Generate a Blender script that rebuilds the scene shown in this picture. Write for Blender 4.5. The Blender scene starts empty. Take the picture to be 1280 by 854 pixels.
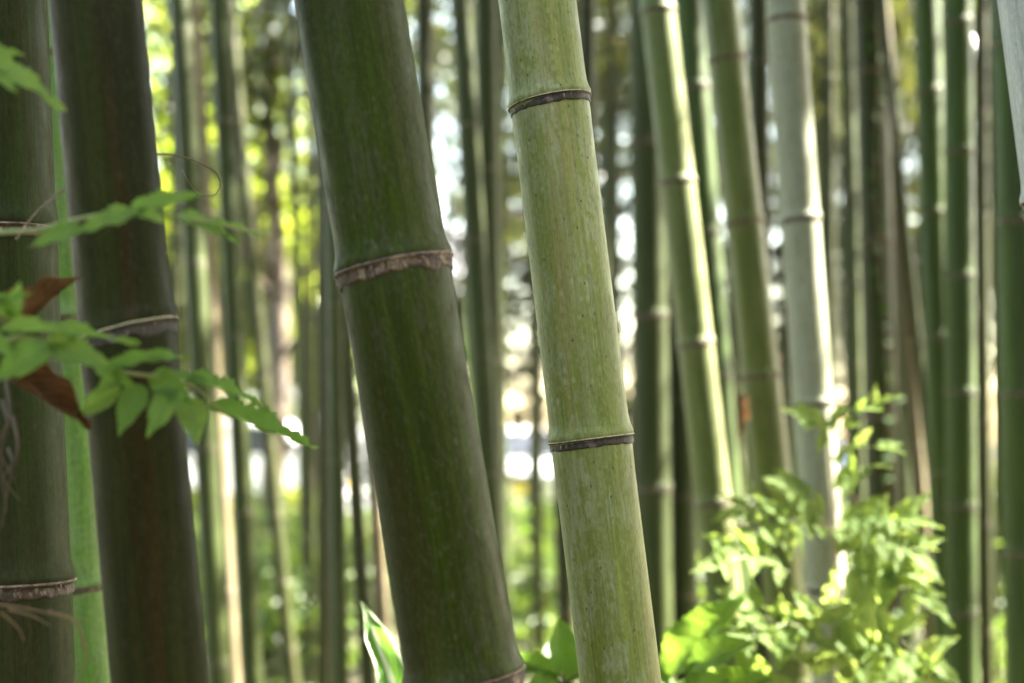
import bpy, math, random
import numpy as np
from mathutils import Vector, Matrix
from math import sin, cos, pi, radians as R

random.seed(7)
rng = np.random.default_rng(11)
scene = bpy.context.scene
COL = scene.collection

# ------------------------------------------------------------------ camera
F_PX = 1280 * 50 / 36
PITCH = R(3.9)
CAM = Vector((0, 0, 1.35))
FWD = Vector((0, cos(PITCH), sin(PITCH)))
UPV = Vector((0, -sin(PITCH), cos(PITCH)))
cd = bpy.data.cameras.new("camera")
cam = bpy.data.objects.new("camera", cd)
COL.objects.link(cam)
cam.location = CAM
cam.rotation_euler = (pi / 2 + PITCH, 0, 0)
cd.lens, cd.sensor_width = 50, 36
cd.clip_start, cd.clip_end = 0.05, 2000
cd.dof.use_dof = True
cd.dof.focus_distance = 1.56
cd.dof.aperture_fstop = 2.6
scene.camera = cam


def at(u, v, y):
    """world point seen at photo pixel (u, v) on the vertical plane Y = y"""
    t = -(v - 427) / F_PX
    d = Vector(((u - 640) / F_PX, 0, 0)) + FWD + UPV * t
    return CAM + d * (y / d.y)


# ------------------------------------------------------------------ light
EL, AZ = R(50), R(76)                      # azimuth from +Y towards +X
SUN = Vector((sin(AZ) * cos(EL), cos(AZ) * cos(EL), sin(EL)))
w = bpy.data.worlds.new("World")
scene.world = w
w.use_nodes = True
wn = w.node_tree
wn.nodes.clear()
sky = wn.nodes.new("ShaderNodeTexSky")
sky.sky_type = 'NISHITA'
sky.sun_disc = False
sky.sun_elevation, sky.sun_rotation = EL, AZ
sky.air_density, sky.dust_density, sky.ozone_density = 1.0, 1.2, 1.0
bg = wn.nodes.new("ShaderNodeBackground")
bg.inputs[1].default_value = 0.07
wo = wn.nodes.new("ShaderNodeOutputWorld")
tint = wn.nodes.new("ShaderNodeMix"); tint.data_type = 'RGBA'; tint.blend_type = 'MULTIPLY'
tint.inputs[0].default_value = 1.0
tint.inputs[7].default_value = (1.20, 1.0, 0.74, 1)      # hazy, white-balanced summer sky
wn.links.new(sky.outputs[0], tint.inputs[6])
wn.links.new(tint.outputs[2], bg.inputs[0])
wn.links.new(bg.outputs[0], wo.inputs[0])
sd = bpy.data.lights.new("sun", 'SUN')
sd.energy, sd.angle, sd.color = 4.2, R(0.53), (1.0, 0.94, 0.84)
so = bpy.data.objects.new("sun", sd)
COL.objects.link(so)
so.rotation_euler = (-SUN).to_track_quat('-Z', 'Y').to_euler()
so.location = (0, 0, 30)
vs = scene.view_settings
vs.view_transform, vs.look, vs.gamma, vs.exposure = 'Standard', 'None', 1, 5.12
vs.use_curve_mapping = False
cy = scene.cycles
cy.use_denoising = True
cy.max_bounces, cy.diffuse_bounces, cy.glossy_bounces = 7, 4, 2
cy.transmission_bounces, cy.transparent_max_bounces = 5, 6
cy.sample_clamp_indirect = 8
cy.caustics_reflective = cy.caustics_refractive = False


# ------------------------------------------------------------------ node helpers
class NT:
    def __init__(s, name):
        s.m = bpy.data.materials.new(name)
        s.m.use_nodes = True
        s.t = s.m.node_tree
        s.t.nodes.clear()
        s.out = s.n("OutputMaterial")

    def n(s, typ, ins=None, **props):
        nd = s.t.nodes.new("ShaderNode" + typ)
        for k, v in props.items():
            setattr(nd, k, v)
        for k, v in (ins or {}).items():
            s.set(nd.inputs[k], v)
        return nd

    def set(s, sock, v):
        if isinstance(v, bpy.types.NodeSocket):
            s.t.links.new(v, sock)
        elif isinstance(v, bpy.types.Node):
            s.t.links.new(v.outputs[0], sock)
        elif isinstance(v, tuple) and len(v) == 3 and sock.type == 'RGBA':
            sock.default_value = (*v, 1)
        else:
            sock.default_value = v

    def mix(s, f, a, b, mode='MIX'):
        nd = s.n("Mix", data_type='RGBA', blend_type=mode)
        s.set(nd.inputs[0], f); s.set(nd.inputs[6], a); s.set(nd.inputs[7], b)
        return nd.outputs[2]

    def math(s, op, a, b=0.0, c=0.0, clamp=False):
        nd = s.n("Math", operation=op, use_clamp=clamp)
        s.set(nd.inputs[0], a); s.set(nd.inputs[1], b)
        if len(nd.inputs) > 2: s.set(nd.inputs[2], c)
        return nd.outputs[0]

    def rng(s, v, a, b, c=0.0, d=1.0):
        return s.n("MapRange", {0: v, 1: a, 2: b, 3: c, 4: d}, interpolation_type='SMOOTHSTEP').outputs[0]

    def coords(s, scale=(1, 1, 1), loc=(0, 0, 0), kind='Object'):
        tc = s.n("TexCoord")
        return s.n("Mapping", {0: tc.outputs[kind], 'Scale': scale, 'Location': loc}).outputs[0]

    def noise(s, vec, scale, detail=4.0, rough=0.55):
        return s.n("TexNoise", {'Vector': vec, 'Scale': scale, 'Detail': detail, 'Roughness': rough}).outputs[0]

    def attr(s, name):
        return s.n("Attribute", attribute_name=name).outputs['Fac']

    def finish(s, shader):
        s.t.links.new(shader.outputs[0] if isinstance(shader, bpy.types.Node) else shader, s.out.inputs[0])
        return s.m


def mat_culm(name, green, dark, wax_sun, waxamt=0.5, brown=(0.10, 0.06, 0.03), brownamt=0.2, rough=0.42, seed=0.0, specks=0.6, spec=0.25):
    s = NT(name)
    lo = (seed * 3.1, seed * 1.7, seed * 2.3)
    broad = s.noise(s.coords((16, 16, 1.8), lo), 1.0, 3)
    streak = s.noise(s.coords((85, 85, 2.6), lo), 1.0, 5, 0.6)
    fine = s.noise(s.coords((420, 420, 9), lo), 1.0, 3, 0.6)
    mott = s.noise(s.coords((75, 75, 30), lo), 1.0, 7, 0.72)
    mott2 = s.noise(s.coords((260, 260, 130), lo), 1.0, 4, 0.7)
    col = s.mix(s.rng(broad, 0.40, 0.62), dark, green)
    col = s.mix(s.rng(streak, 0.46, 0.64, 0, 0.6), col, tuple(c * 1.3 for c in green))
    dn = s.noise(s.coords((48, 48, 1.4), (lo[0] + 7, 3, lo[1])), 1.0, 5, 0.62)
    col = s.mix(s.rng(dn, 0.52, 0.64, 0, 0.55), col, tuple(c * 0.8 for c in dark))
    col = s.mix(s.math('MULTIPLY', s.rng(s.noise(s.coords((30, 30, 1.1), (lo[0] + 5, 2, 1)), 1.0, 4), 0.50, 0.62), brownamt), col, brown)
    # waxy bloom and lichen: mottled patches, more below each node and in painted sun strips
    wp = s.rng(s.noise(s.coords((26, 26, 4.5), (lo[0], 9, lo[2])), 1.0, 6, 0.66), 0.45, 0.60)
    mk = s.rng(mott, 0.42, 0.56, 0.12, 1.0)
    wp = s.math('MAXIMUM', s.math('MULTIPLY', s.math('MULTIPLY', wp, mk), waxamt), s.math('MULTIPLY', s.attr("wax_sun"), s.rng(mott, 0.40, 0.58, 0.25, 1.0)))
    col = s.mix(wp, col, wax_sun)
    col = s.mix(s.rng(mott, 0.53, 0.66, 0, 0.45 * specks), col, tuple(c * 0.75 for c in dark))
    col = s.mix(s.rng(mott2, 0.52, 0.66, 0, 0.40), col, tuple(c * 0.95 for c in wax_sun))
    col = s.mix(s.rng(mott2, 0.36, 0.47, 0.38, 0), col, tuple(c * 0.7 for c in dark))
    # lichen flecks
    vor = s.n("TexVoronoi", {'Vector': s.coords((95, 95, 60), lo), 'Scale': 1.0, 'Randomness': 1.0})
    fl = s.math('MULTIPLY', s.rng(vor.outputs[0], 0.10, 0.32, 1, 0), s.rng(s.noise(s.coords((20, 20, 9), (3, lo[1], 0)), 1.0, 4), 0.48, 0.56))
    col = s.mix(s.math('MULTIPLY', fl, 0.5 * specks), col, tuple(min(1, c * 1.2) for c in wax_sun))
    # dark pin-prick specks and scratches
    v2 = s.n("TexVoronoi", {'Vector': s.coords((150, 150, 95), (lo[1], 4, 4)), 'Scale': 1.0})
    sp = s.math('MULTIPLY', s.rng(v2.outputs[0], 0.08, 0.24, 1, 0), s.math('GREATER_THAN', s.n("SeparateColor", {0: v2.outputs[1]}).outputs[0], 0.80))
    col = s.mix(s.math('MULTIPLY', sp, 0.85 * specks), col, (0.022, 0.018, 0.012))
    v3 = s.n("TexVoronoi", {'Vector': s.coords((34, 34, 12), (lo[1], 1, 8)), 'Scale': 1.0})
    sp3 = s.math('MULTIPLY', s.rng(v3.outputs[0], 0.02, 0.075, 1, 0), s.math('GREATER_THAN', s.n("SeparateColor", {0: v3.outputs[1]}).outputs[1], 0.6))
    col = s.mix(s.math('MULTIPLY', sp3, 0.85 * specks), col, (0.02, 0.012, 0.01))
    col = s.mix(s.rng(fine, 0.45, 0.65, 0, 0.30), col, tuple(c * 0.5 for c in dark))
    h = s.math('ADD', s.math('MULTIPLY', fine, 0.6), s.math('MULTIPLY', mott, 0.5))
    bump = s.n("Bump", {'Strength': 0.35, 'Distance': 0.0012, 'Height': h})
    rg = s.math('ADD', s.math('MULTIPLY', wp, 0.25), s.rng(mott, 0.3, 0.7, rough - 0.06, rough + 0.1))
    b = s.n("BsdfPrincipled", {'Base Color': col, 'Roughness': rg, 'Normal': bump.outputs[0], 'Specular IOR Level': spec})
    return s.finish(b)


def mat_leaf(name, ca, cb, ta, tb, trans=0.5, rough=0.45, veins=False, stripe=None, spec=0.4):
    s = NT(name)
    rnd = s.n("NewGeometry").outputs['Random Per Island'] if not veins else s.n("ObjectInfo").outputs['Random']
    col = s.mix(rnd, ca, cb)
    tcol = s.mix(rnd, ta, tb)
    nrm = None
    if veins:
        uv = s.n("TexCoord").outputs['UV']
        sep = s.n("SeparateXYZ", {0: uv})
        ax = s.math('ABSOLUTE', s.math('SUBTRACT', sep.outputs[0], 0.5))
        mid = s.rng(ax, 0.008, 0.035, 1, 0)
        ph = s.math('SUBTRACT', s.math('MULTIPLY', sep.outputs[1], 9.0), s.math('MULTIPLY', ax, 7.5))
        side = s.rng(s.math('ABSOLUTE', s.math('SUBTRACT', s.math('FRACT', ph), 0.5)), 0.02, 0.10, 1, 0)
        vein = s.math('MAXIMUM', mid, s.math('MULTIPLY', side, 0.5))
        blot = s.noise(s.coords((3, 3, 3), kind='UV'), 3.0, 4)
        col = s.mix(s.rng(blot, 0.35, 0.7), tuple(c * 0.75 for c in ca), col)
        vc = stripe or tuple(min(1, c * 1.9) for c in cb)
        col = s.mix(s.math('MULTIPLY', vein, 0.6), col, vc)
        tcol = s.mix(s.math('MULTIPLY', vein, 0.55), tcol, tuple(c * 0.55 for c in ta))
        if stripe:
            st = s.rng(s.math('ADD', ax, s.math('MULTIPLY', s.math('SUBTRACT', blot, 0.5), 0.06)), 0.05, 0.10, 1, 0)
            ed = s.rng(s.math('ADD', ax, s.math('MULTIPLY', s.math('SUBTRACT', blot, 0.5), 0.35)), 0.36, 0.42, 0, 1)
            st = s.math('MAXIMUM', st, ed)
            col = s.mix(st, col, stripe)
            tcol = s.mix(st, tcol, tuple(min(1, c * 0.8) for c in stripe))
        nrm = s.n("Bump", {'Strength': 0.5, 'Distance': 0.002, 'Height': s.math('SUBTRACT', s.math('MULTIPLY', blot, 0.4), vein)}).outputs[0]
    b = s.n("BsdfPrincipled", {'Base Color': col, 'Roughness': rough, 'Specular IOR Level': spec})
    if nrm: s.set(b.inputs['Normal'], nrm)
    tr = s.n("BsdfTranslucent", {'Color': tcol})
    mx = s.n("MixShader", {0: trans})
    s.t.links.new(b.outputs[0], mx.inputs[1]); s.t.links.new(tr.outputs[0], mx.inputs[2])
    return s.finish(mx)


def mat_plain(name, a, b=None, scale=20.0, rough=0.7, metal=0.0, bump=0.0, kind='Object', stretch=(1, 1, 1), coat=0.0):
    s = NT(name)
    n = s.noise(s.coords(stretch, kind=kind), scale, 6, 0.6)
    col = s.mix(s.rng(n, 0.32, 0.68), a, b or tuple(c * 0.75 for c in a))
    p = s.n("BsdfPrincipled", {'Base Color': col, 'Roughness': rough, 'Metallic': metal, 'Coat Weight': coat})
    if bump:
        s.set(p.inputs['Normal'], s.n("Bump", {'Strength': bump, 'Distance': 0.01, 'Height': n}).outputs[0])
    return s.finish(p)


M = {}
M['e'] = mat_culm('pale_culm', (0.142, 0.172, 0.030), (0.096, 0.120, 0.018), (0.215, 0.225, 0.140), 0.75, (0.185, 0.140, 0.055), 0.6, 0.55, 1.3, 0.85, 0.2)
M['d'] = mat_culm('olive_culm', (0.0205, 0.0340, 0.0014), (0.0120, 0.0185, 0.0011), (0.052, 0.050, 0.032), 0.4, (0.0270, 0.0185, 0.0050), 0.5, 0.5, 2.1, 0.8, 0.07)
M['c'] = mat_culm('brown_green_culm', (0.0125, 0.0165, 0.0016), (0.0060, 0.0075, 0.0009), (0.027, 0.025, 0.014), 0.25, (0.0185, 0.0110, 0.0028), 0.8, 0.55, 3.7, 0.5, 0.07)
M['a'] = mat_culm('mossy_culm', (0.0180, 0.0310, 0.0042), (0.0100, 0.0165, 0.0024), (0.036, 0.034, 0.018), 0.45, (0.028, 0.020, 0.009), 0.4, 0.6, 4.4, 0.9, 0.08)
M['b'] = mat_culm('fresh_culm', (0.068, 0.150, 0.016), (0.036, 0.085, 0.009), (0.16, 0.21, 0.09), 0.45, (0.11, 0.13, 0.035), 0.35, 0.4, 5.2, 0.6, 0.3)
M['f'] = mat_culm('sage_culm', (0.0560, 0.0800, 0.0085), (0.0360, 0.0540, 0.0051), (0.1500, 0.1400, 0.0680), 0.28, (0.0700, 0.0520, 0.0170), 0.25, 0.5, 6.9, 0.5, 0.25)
M['j'] = mat_culm('grey_culm', (0.145, 0.155, 0.09), (0.11, 0.12, 0.065), (0.23, 0.23, 0.19), 0.7, (0.17, 0.13, 0.08), 0.2, 0.55, 7.7, 0.6)
M['m'] = mat_culm('deep_green_culm', (0.0280, 0.0560, 0.0036), (0.0160, 0.0340, 0.0024), (0.0500, 0.0600, 0.0200), 0.22, (0.0360, 0.0300, 0.0080), 0.2, 0.5, 8.2, 0.3, 0.2)
M['o'] = mat_culm('waxy_culm', (0.2223, 0.2351, 0.2166), (0.1796, 0.1923, 0.1715), (0.3078, 0.3035, 0.3069), 0.8, (0.2052, 0.1710, 0.1354), 0.15, 0.55, 9.3, 0.5)
M['t'] = mat_culm('tan_culm', (0.1011, 0.0803, 0.0387), (0.0684, 0.0595, 0.0268), (0.1428, 0.1249, 0.0892), 0.4, (0.1011, 0.0654, 0.0327), 0.4, 0.55, 10.1, 0.3)
M['g'] = mat_culm('dull_culm', (0.0310, 0.0440, 0.0102), (0.0200, 0.0290, 0.0059), (0.0580, 0.0620, 0.0306), 0.3, (0.0360, 0.0280, 0.0110), 0.15, 0.55, 11.4, 0.3, 0.14)
M['k'] = mat_culm('dark_olive_culm', (0.0240, 0.0300, 0.0051), (0.0140, 0.0180, 0.0034), (0.0380, 0.0380, 0.0153), 0.22, (0.0280, 0.0200, 0.0068), 0.3, 0.55, 12.6, 0.3, 0.14)  # dark olive is the culm's own base colour


def mat_scar(name, a, b, c, sc=120):
    s = NT(name)
    n = s.noise(s.coords((1, 1, 0.7)), sc, 6, 0.7)
    n2 = s.noise(s.coords((1, 1, 0.5), (4, 4, 1)), sc * 0.45, 4, 0.6)
    col = s.mix(s.rng(n, 0.38, 0.62), a, b)
    col = s.mix(s.rng(n2, 0.55, 0.66), col, c)
    bp = s.n("Bump", {'Strength': 0.8, 'Distance': 0.002, 'Height': n})
    return s.finish(s.n("BsdfPrincipled", {'Base Color': col, 'Roughness': 0.75, 'Normal': bp.outputs[0]}))


M['scar'] = mat_scar('dark_scar', (0.008, 0.007, 0.005), (0.028, 0.022, 0.018), (0.10, 0.075, 0.085), 160)
M['scar_lip'] = mat_scar('scar_lip', (0.16, 0.15, 0.07), (0.30, 0.26, 0.17), (0.08, 0.06, 0.04))
M['scar_tan'] = mat_scar('flaky_scar', (0.018, 0.012, 0.008), (0.075, 0.048, 0.032), (0.19, 0.14, 0.10), 150)
M['scar_tan_lip'] = mat_scar('flaky_lip', (0.03, 0.018, 0.012), (0.12, 0.078, 0.06), (0.22, 0.16, 0.12), 130)
M['flake'] = mat_scar('scar_flake', (0.115, 0.078, 0.050), (0.055, 0.036, 0.024), (0.20, 0.15, 0.11), 200)
M['scar_mid'] = mat_scar('brown_scar', (0.028, 0.02, 0.012), (0.085, 0.06, 0.04), (0.17, 0.14, 0.10), 60)
M['twig'] = mat_plain('twig_bark', (0.16, 0.11, 0.06), (0.10, 0.07, 0.04), 60, 0.7)
M['straw'] = mat_plain('dry_straw', (0.13, 0.085, 0.04), (0.07, 0.045, 0.022), 80, 0.8)
M['root'] = mat_plain('dark_rootlet', (0.035, 0.025, 0.02), (0.06, 0.04, 0.03), 80, 0.8)
M['redstem'] = mat_plain('reddish_stem', (0.26, 0.11, 0.06), (0.16, 0.09, 0.04), 50, 0.5)
M['greenstem'] = mat_plain('green_stem', (0.12, 0.18, 0.05), (0.16, 0.14, 0.06), 50, 0.5)
M['bark'] = mat_plain('tree_bark', (0.12, 0.09, 0.06), (0.05, 0.04, 0.03), 12, 0.9, bump=0.6, stretch=(1, 1, 0.2))
M['bleaf'] = mat_leaf('bamboo_leaf', (0.035, 0.06, 0.010), (0.06, 0.08, 0.02), (0.14, 0.20, 0.025), (0.24, 0.24, 0.045), 0.45)
M['bleaf_far'] = mat_leaf('olive_bamboo_leaf', (0.018, 0.028, 0.005), (0.035, 0.038, 0.010), (0.05, 0.07, 0.008), (0.09, 0.09, 0.018), 0.4, 0.35, False, None, 0.4)
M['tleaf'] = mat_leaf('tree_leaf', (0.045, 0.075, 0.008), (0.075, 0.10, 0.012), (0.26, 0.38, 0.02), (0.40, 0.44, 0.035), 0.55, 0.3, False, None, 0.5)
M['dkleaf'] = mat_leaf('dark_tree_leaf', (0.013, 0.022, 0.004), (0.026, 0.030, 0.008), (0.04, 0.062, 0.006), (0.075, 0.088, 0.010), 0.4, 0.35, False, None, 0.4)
M['shrub'] = mat_leaf('shrub_leaf', (0.03, 0.065, 0.008), (0.055, 0.085, 0.015), (0.10, 0.18, 0.014), (0.17, 0.22, 0.03), 0.42)
M['hedge'] = mat_leaf('hedge_leaf', (0.05, 0.075, 0.008), (0.08, 0.09, 0.014), (0.18, 0.22, 0.015), (0.25, 0.26, 0.03), 0.5)
M['sprig'] = mat_leaf('sprig_leaf', (0.062, 0.118, 0.026), (0.082, 0.142, 0.036), (0.20, 0.36, 0.05), (0.28, 0.42, 0.07), 0.5, 0.6, True, None, .15)
M['vine'] = mat_leaf('vine_leaf', (0.078, 0.122, 0.032), (0.108, 0.150, 0.052), (0.19, 0.28, 0.038), (0.26, 0.32, 0.07), 0.48, 0.6, True, None, .05)
M['broad'] = mat_leaf('broad_leaf', (0.042, 0.09, 0.010), (0.055, 0.102, 0.014), (0.11, 0.21, 0.016), (0.14, 0.23, 0.024), 0.45, 0.5, True, None, 0.12)
M['creeper'] = mat_leaf('creeper_leaf', (0.022, 0.048, 0.008), (0.034, 0.06, 0.012), (0.03, 0.07, 0.008), (0.04, 0.08, 0.01), 0.3, 0.6, True, None, .1)
M['varieg'] = mat_leaf('variegated_leaf', (0.04, 0.115, 0.022), (0.05, 0.125, 0.026), (0.11, 0.24, 0.026), (0.13, 0.26, 0.035), 0.35, 0.4, True, (0.50, 0.55, 0.36), 0.2)
M['dead'] = mat_leaf('dead_leaf', (0.075, 0.036, 0.016), (0.16, 0.092, 0.048), (0.10, 0.045, 0.016), (0.14, 0.07, 0.03), 0.2, 0.8, True, None, .08)
M['litter'] = mat_leaf('litter_leaf', (0.09, 0.06, 0.03), (0.15, 0.11, 0.06), (0.1, 0.07, 0.03), (0.1, 0.07, 0.03), 0.1, 0.8)


# ------------------------------------------------------------------ object helpers
def link(name, mesh, mats, parent=None, smooth=True):
    o = bpy.data.objects.new(name, mesh)
    COL.objects.link(o)
    for m in (mats if isinstance(mats, (list, tuple)) else [mats]):
        if len(mesh.materials) < (len(mats) if isinstance(mats, (list, tuple)) else 1):
            mesh.materials.append(m)
    if parent: o.parent = parent
    return o


def thing(name, label, cat, loc=(0, 0, 0), group=None, rot=None):
    o = bpy.data.objects.new(name, None)
    o.empty_display_size = 0.1
    COL.objects.link(o)
    o.location = loc
    if rot is not None:
        o.rotation_mode = 'QUATERNION'
        o.rotation_quaternion = rot
    o['label'], o['category'] = label, cat
    if group: o['group'] = group
    return o


def tag(o, label, cat, group=None):
    o['label'], o['category'] = label, cat
    if group: o['group'] = group
    return o


def np_mesh(name, V, Fq, mi=None, smooth=True, attrs=None):
    """V (n,3); Fq list/array of quads (-1 as 4th = tri not supported) or a list of polygons"""
    me = bpy.data.meshes.new(name)
    V = np.asarray(V, np.float32)
    if isinstance(Fq, np.ndarray):
        nv = Fq.shape[1]
        me.vertices.add(len(V)); me.vertices.foreach_set('co', V.ravel())
        me.loops.add(Fq.size); me.loops.foreach_set('vertex_index', Fq.astype(np.int32).ravel())
        me.polygons.add(len(Fq))
        me.polygons.foreach_set('loop_start', np.arange(0, Fq.size, nv, dtype=np.int32))
        me.polygons.foreach_set('loop_total', np.full(len(Fq), nv, np.int32))
        me.update(calc_edges=True)
    else:
        me.from_pydata([tuple(map(float, p)) for p in V], [], [tuple(f) for f in Fq])
    if mi is not None:
        me.polygons.foreach_set('material_index', np.asarray(mi, np.int32))
    me.polygons.foreach_set('use_smooth', np.full(len(me.polygons), smooth))
    for k, a in (attrs or {}).items():
        at_ = me.attributes.new(k, 'FLOAT', 'POINT')
        at_.data.foreach_set('value', np.asarray(a, np.float32))
    me.validate()
    return me


def tube_arrays(pts, rads, segs=8, closed_tip=True):
    pts = [Vector(p) for p in pts]
    V, Fs = [], []
    n = len(pts)
    ref = Vector((0.13, 0.31, 0.94))
    for i, p in enumerate(pts):
        t = (pts[min(i + 1, n - 1)] - pts[max(i - 1, 0)]).normalized()
        if abs(t.dot(ref)) > 0.95: a = t.cross(Vector((1, 0, 0))).normalized()
        else: a = t.cross(ref).normalized()
        b = t.cross(a)
        r = rads[i] if hasattr(rads, '__len__') else rads
        for k in range(segs):
            q = 2 * pi * k / segs
            V.append(p + a * (r * cos(q)) + b * (r * sin(q)))
    for i in range(n - 1):
        for k in range(segs):
            k2 = (k + 1) % segs
            Fs.append((i * segs + k, i * segs + k2, (i + 1) * segs + k2, (i + 1) * segs + k))
    return V, Fs


def tube_mesh(name, paths, segs=8):
    V, Fs = [], []
    for pts, rads in paths:
        v, f = tube_arrays(pts, rads, segs)
        o = len(V)
        V += v
        Fs += [tuple(i + o for i in q) for q in f]
    return np_mesh(name, [tuple(p) for p in V], np.array(Fs))


def bez(pts, n=16):
    """Catmull-Rom through points"""
    P = [Vector(p) for p in pts]
    P = [P[0] * 2 - P[1]] + P + [P[-1] * 2 - P[-2]]
    out = []
    for i in range(1, len(P) - 2):
        for k in range(n):
            t = k / n
            a, b, c, d = P[i - 1:i + 3]
            out.append(0.5 * ((2 * b) + (c - a) * t + (2 * a - 5 * b + 4 * c - d) * t * t + (3 * b - a - 3 * c + d) * t ** 3))
    out.append(P[-2])
    return out


# small leaves in bulk: each leaf is a folded kite of two triangles
def leaf_soup(pos, size, aspect, droop=0.3, flat=0.5, rg=rng):
    n = len(pos)
    az = rg.uniform(0, 2 * pi, n)
    pitch = rg.normal(-droop, 0.45, n)
    roll = rg.normal(0, 0.6 / max(flat, 0.05) * 0.5, n)
    L = size * rg.uniform(0.6, 1.25, n)
    W = L * aspect * rg.uniform(0.8, 1.2, n)
    d = np.stack([np.cos(az) * np.cos(pitch), np.sin(az) * np.cos(pitch), np.sin(pitch)], 1)
    s = np.stack([-np.sin(az), np.cos(az), np.zeros(n)], 1)
    u = np.cross(d, s)
    s2 = s * np.cos(roll)[:, None] + u * np.sin(roll)[:, None]
    n2 = np.cross(d, s2)
    b = pos
    l = pos + d * (L * 0.42)[:, None] + s2 * (W * 0.5)[:, None] + n2 * (W * 0.18)[:, None]
    r = pos + d * (L * 0.42)[:, None] - s2 * (W * 0.5)[:, None] + n2 * (W * 0.18)[:, None]
    t = pos + d * L[:, None] - n2 * (L * 0.12)[:, None]
    V = np.stack([b, l, t, r], 1).reshape(-1, 3)
    i = np.arange(n)[:, None] * 4
    Fs = np.concatenate([i + np.array([[0, 2, 1]]), i + np.array([[0, 3, 2]])], 1).reshape(-1, 3)
    return V, Fs


# places that the sun reaches through the canopy: leaves on the sun's way to them are left out
SUNNY = []   # (point, radius)


def sun_filter(P):
    keep = np.ones(len(P), bool)
    S = np.array(SUN)
    for q, r in SUNNY:
        dlt = P - np.array(q)
        tt = dlt @ S
        dist = np.linalg.norm(dlt - tt[:, None] * S, axis=1)
        keep &= ~((dist < r + .13) & (tt > 0.15))
    return keep


# ------------------------------------------------------------------ bamboo culms
def culm_mesh(name, R0, length, nodes, tilts, segs, taper, zlo, zhi, wax_sun_fun=None, sway=0.0, ringmat=False, seed=0):
    zs = set(np.round(np.arange(0, length + 0.01, 0.25 if segs < 40 else 0.06), 4))
    for zn in nodes:
        for o in (-.05, -.03, -.018, -.011, -.007, -.004, -.001, .002, .005, .009, .014, .02, .03, .05):
            zs.add(round(zn + o, 4))
    zs = np.array(sorted(z for z in zs if 0 <= z <= length))
    th = np.linspace(0, 2 * pi, segs, endpoint=False)
    Z, T = np.meshgrid(zs, th, indexing='ij')
    rad = R0 * (1 - taper * Z)
    wax_sun = np.zeros_like(Z)
    na = np.array(nodes)
    ring = np.zeros(len(zs))
    for zn, tl in zip(nodes, tilts):
        dz = Z - zn - tl * R0 * np.cos(T)
        sc = R0 / 0.045
        bump = 0.060 * np.exp(-((dz - 0.004 * sc) / (0.006 * sc)) ** 2) + 0.025 * np.exp(-((dz - 0.006 * sc) / (0.012 * sc)) ** 2)
        bump += -0.012 * np.exp(-((dz + 0.005 * sc) / (0.004 * sc)) ** 2) + 0.012 * np.exp(-((dz + 0.018 * sc) / (0.016 * sc)) ** 2)
        rad = rad * (1 + bump)
        wax_sun = np.maximum(wax_sun, np.where(dz < 0, np.exp(dz / 0.03), 0.85 * np.exp(-dz / 0.012)) * 0.62)
        ring = np.maximum(ring, ((zs > zn - 0.012 * sc) & (zs < zn + 0.002 * sc)).astype(float))
    rr = np.random.default_rng(seed)
    # a culm is never a perfect cylinder
    rad = rad * (1 + 0.008 * np.sin(2 * T + 1.3 * Z + seed) + 0.004 * np.sin(3 * T - 2.1 * Z))
    sx = sway * np.sin(Z * 0.55 + seed)
    V = np.stack([rad * np.cos(T) + sx, rad * np.sin(T), Z], 2).reshape(-1, 3)
    if wax_sun_fun is not None: wax_sun = np.maximum(wax_sun * 0.9, wax_sun_fun(T, Z))
    nz = len(zs)
    i, k = np.meshgrid(np.arange(nz - 1), np.arange(segs), indexing='ij')
    k2 = (k + 1) % segs
    Fq = np.stack([i * segs + k, i * segs + k2, (i + 1) * segs + k2, (i + 1) * segs + k], 2).reshape(-1, 4)
    mi = None
    if ringmat:
        mi = np.repeat((ring[:-1] * ring[1:] > 0).astype(int), segs)
    return np_mesh(name, V, Fq, mi, True, {'wax_sun': np.clip(wax_sun, 0, 1).ravel()})


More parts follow.
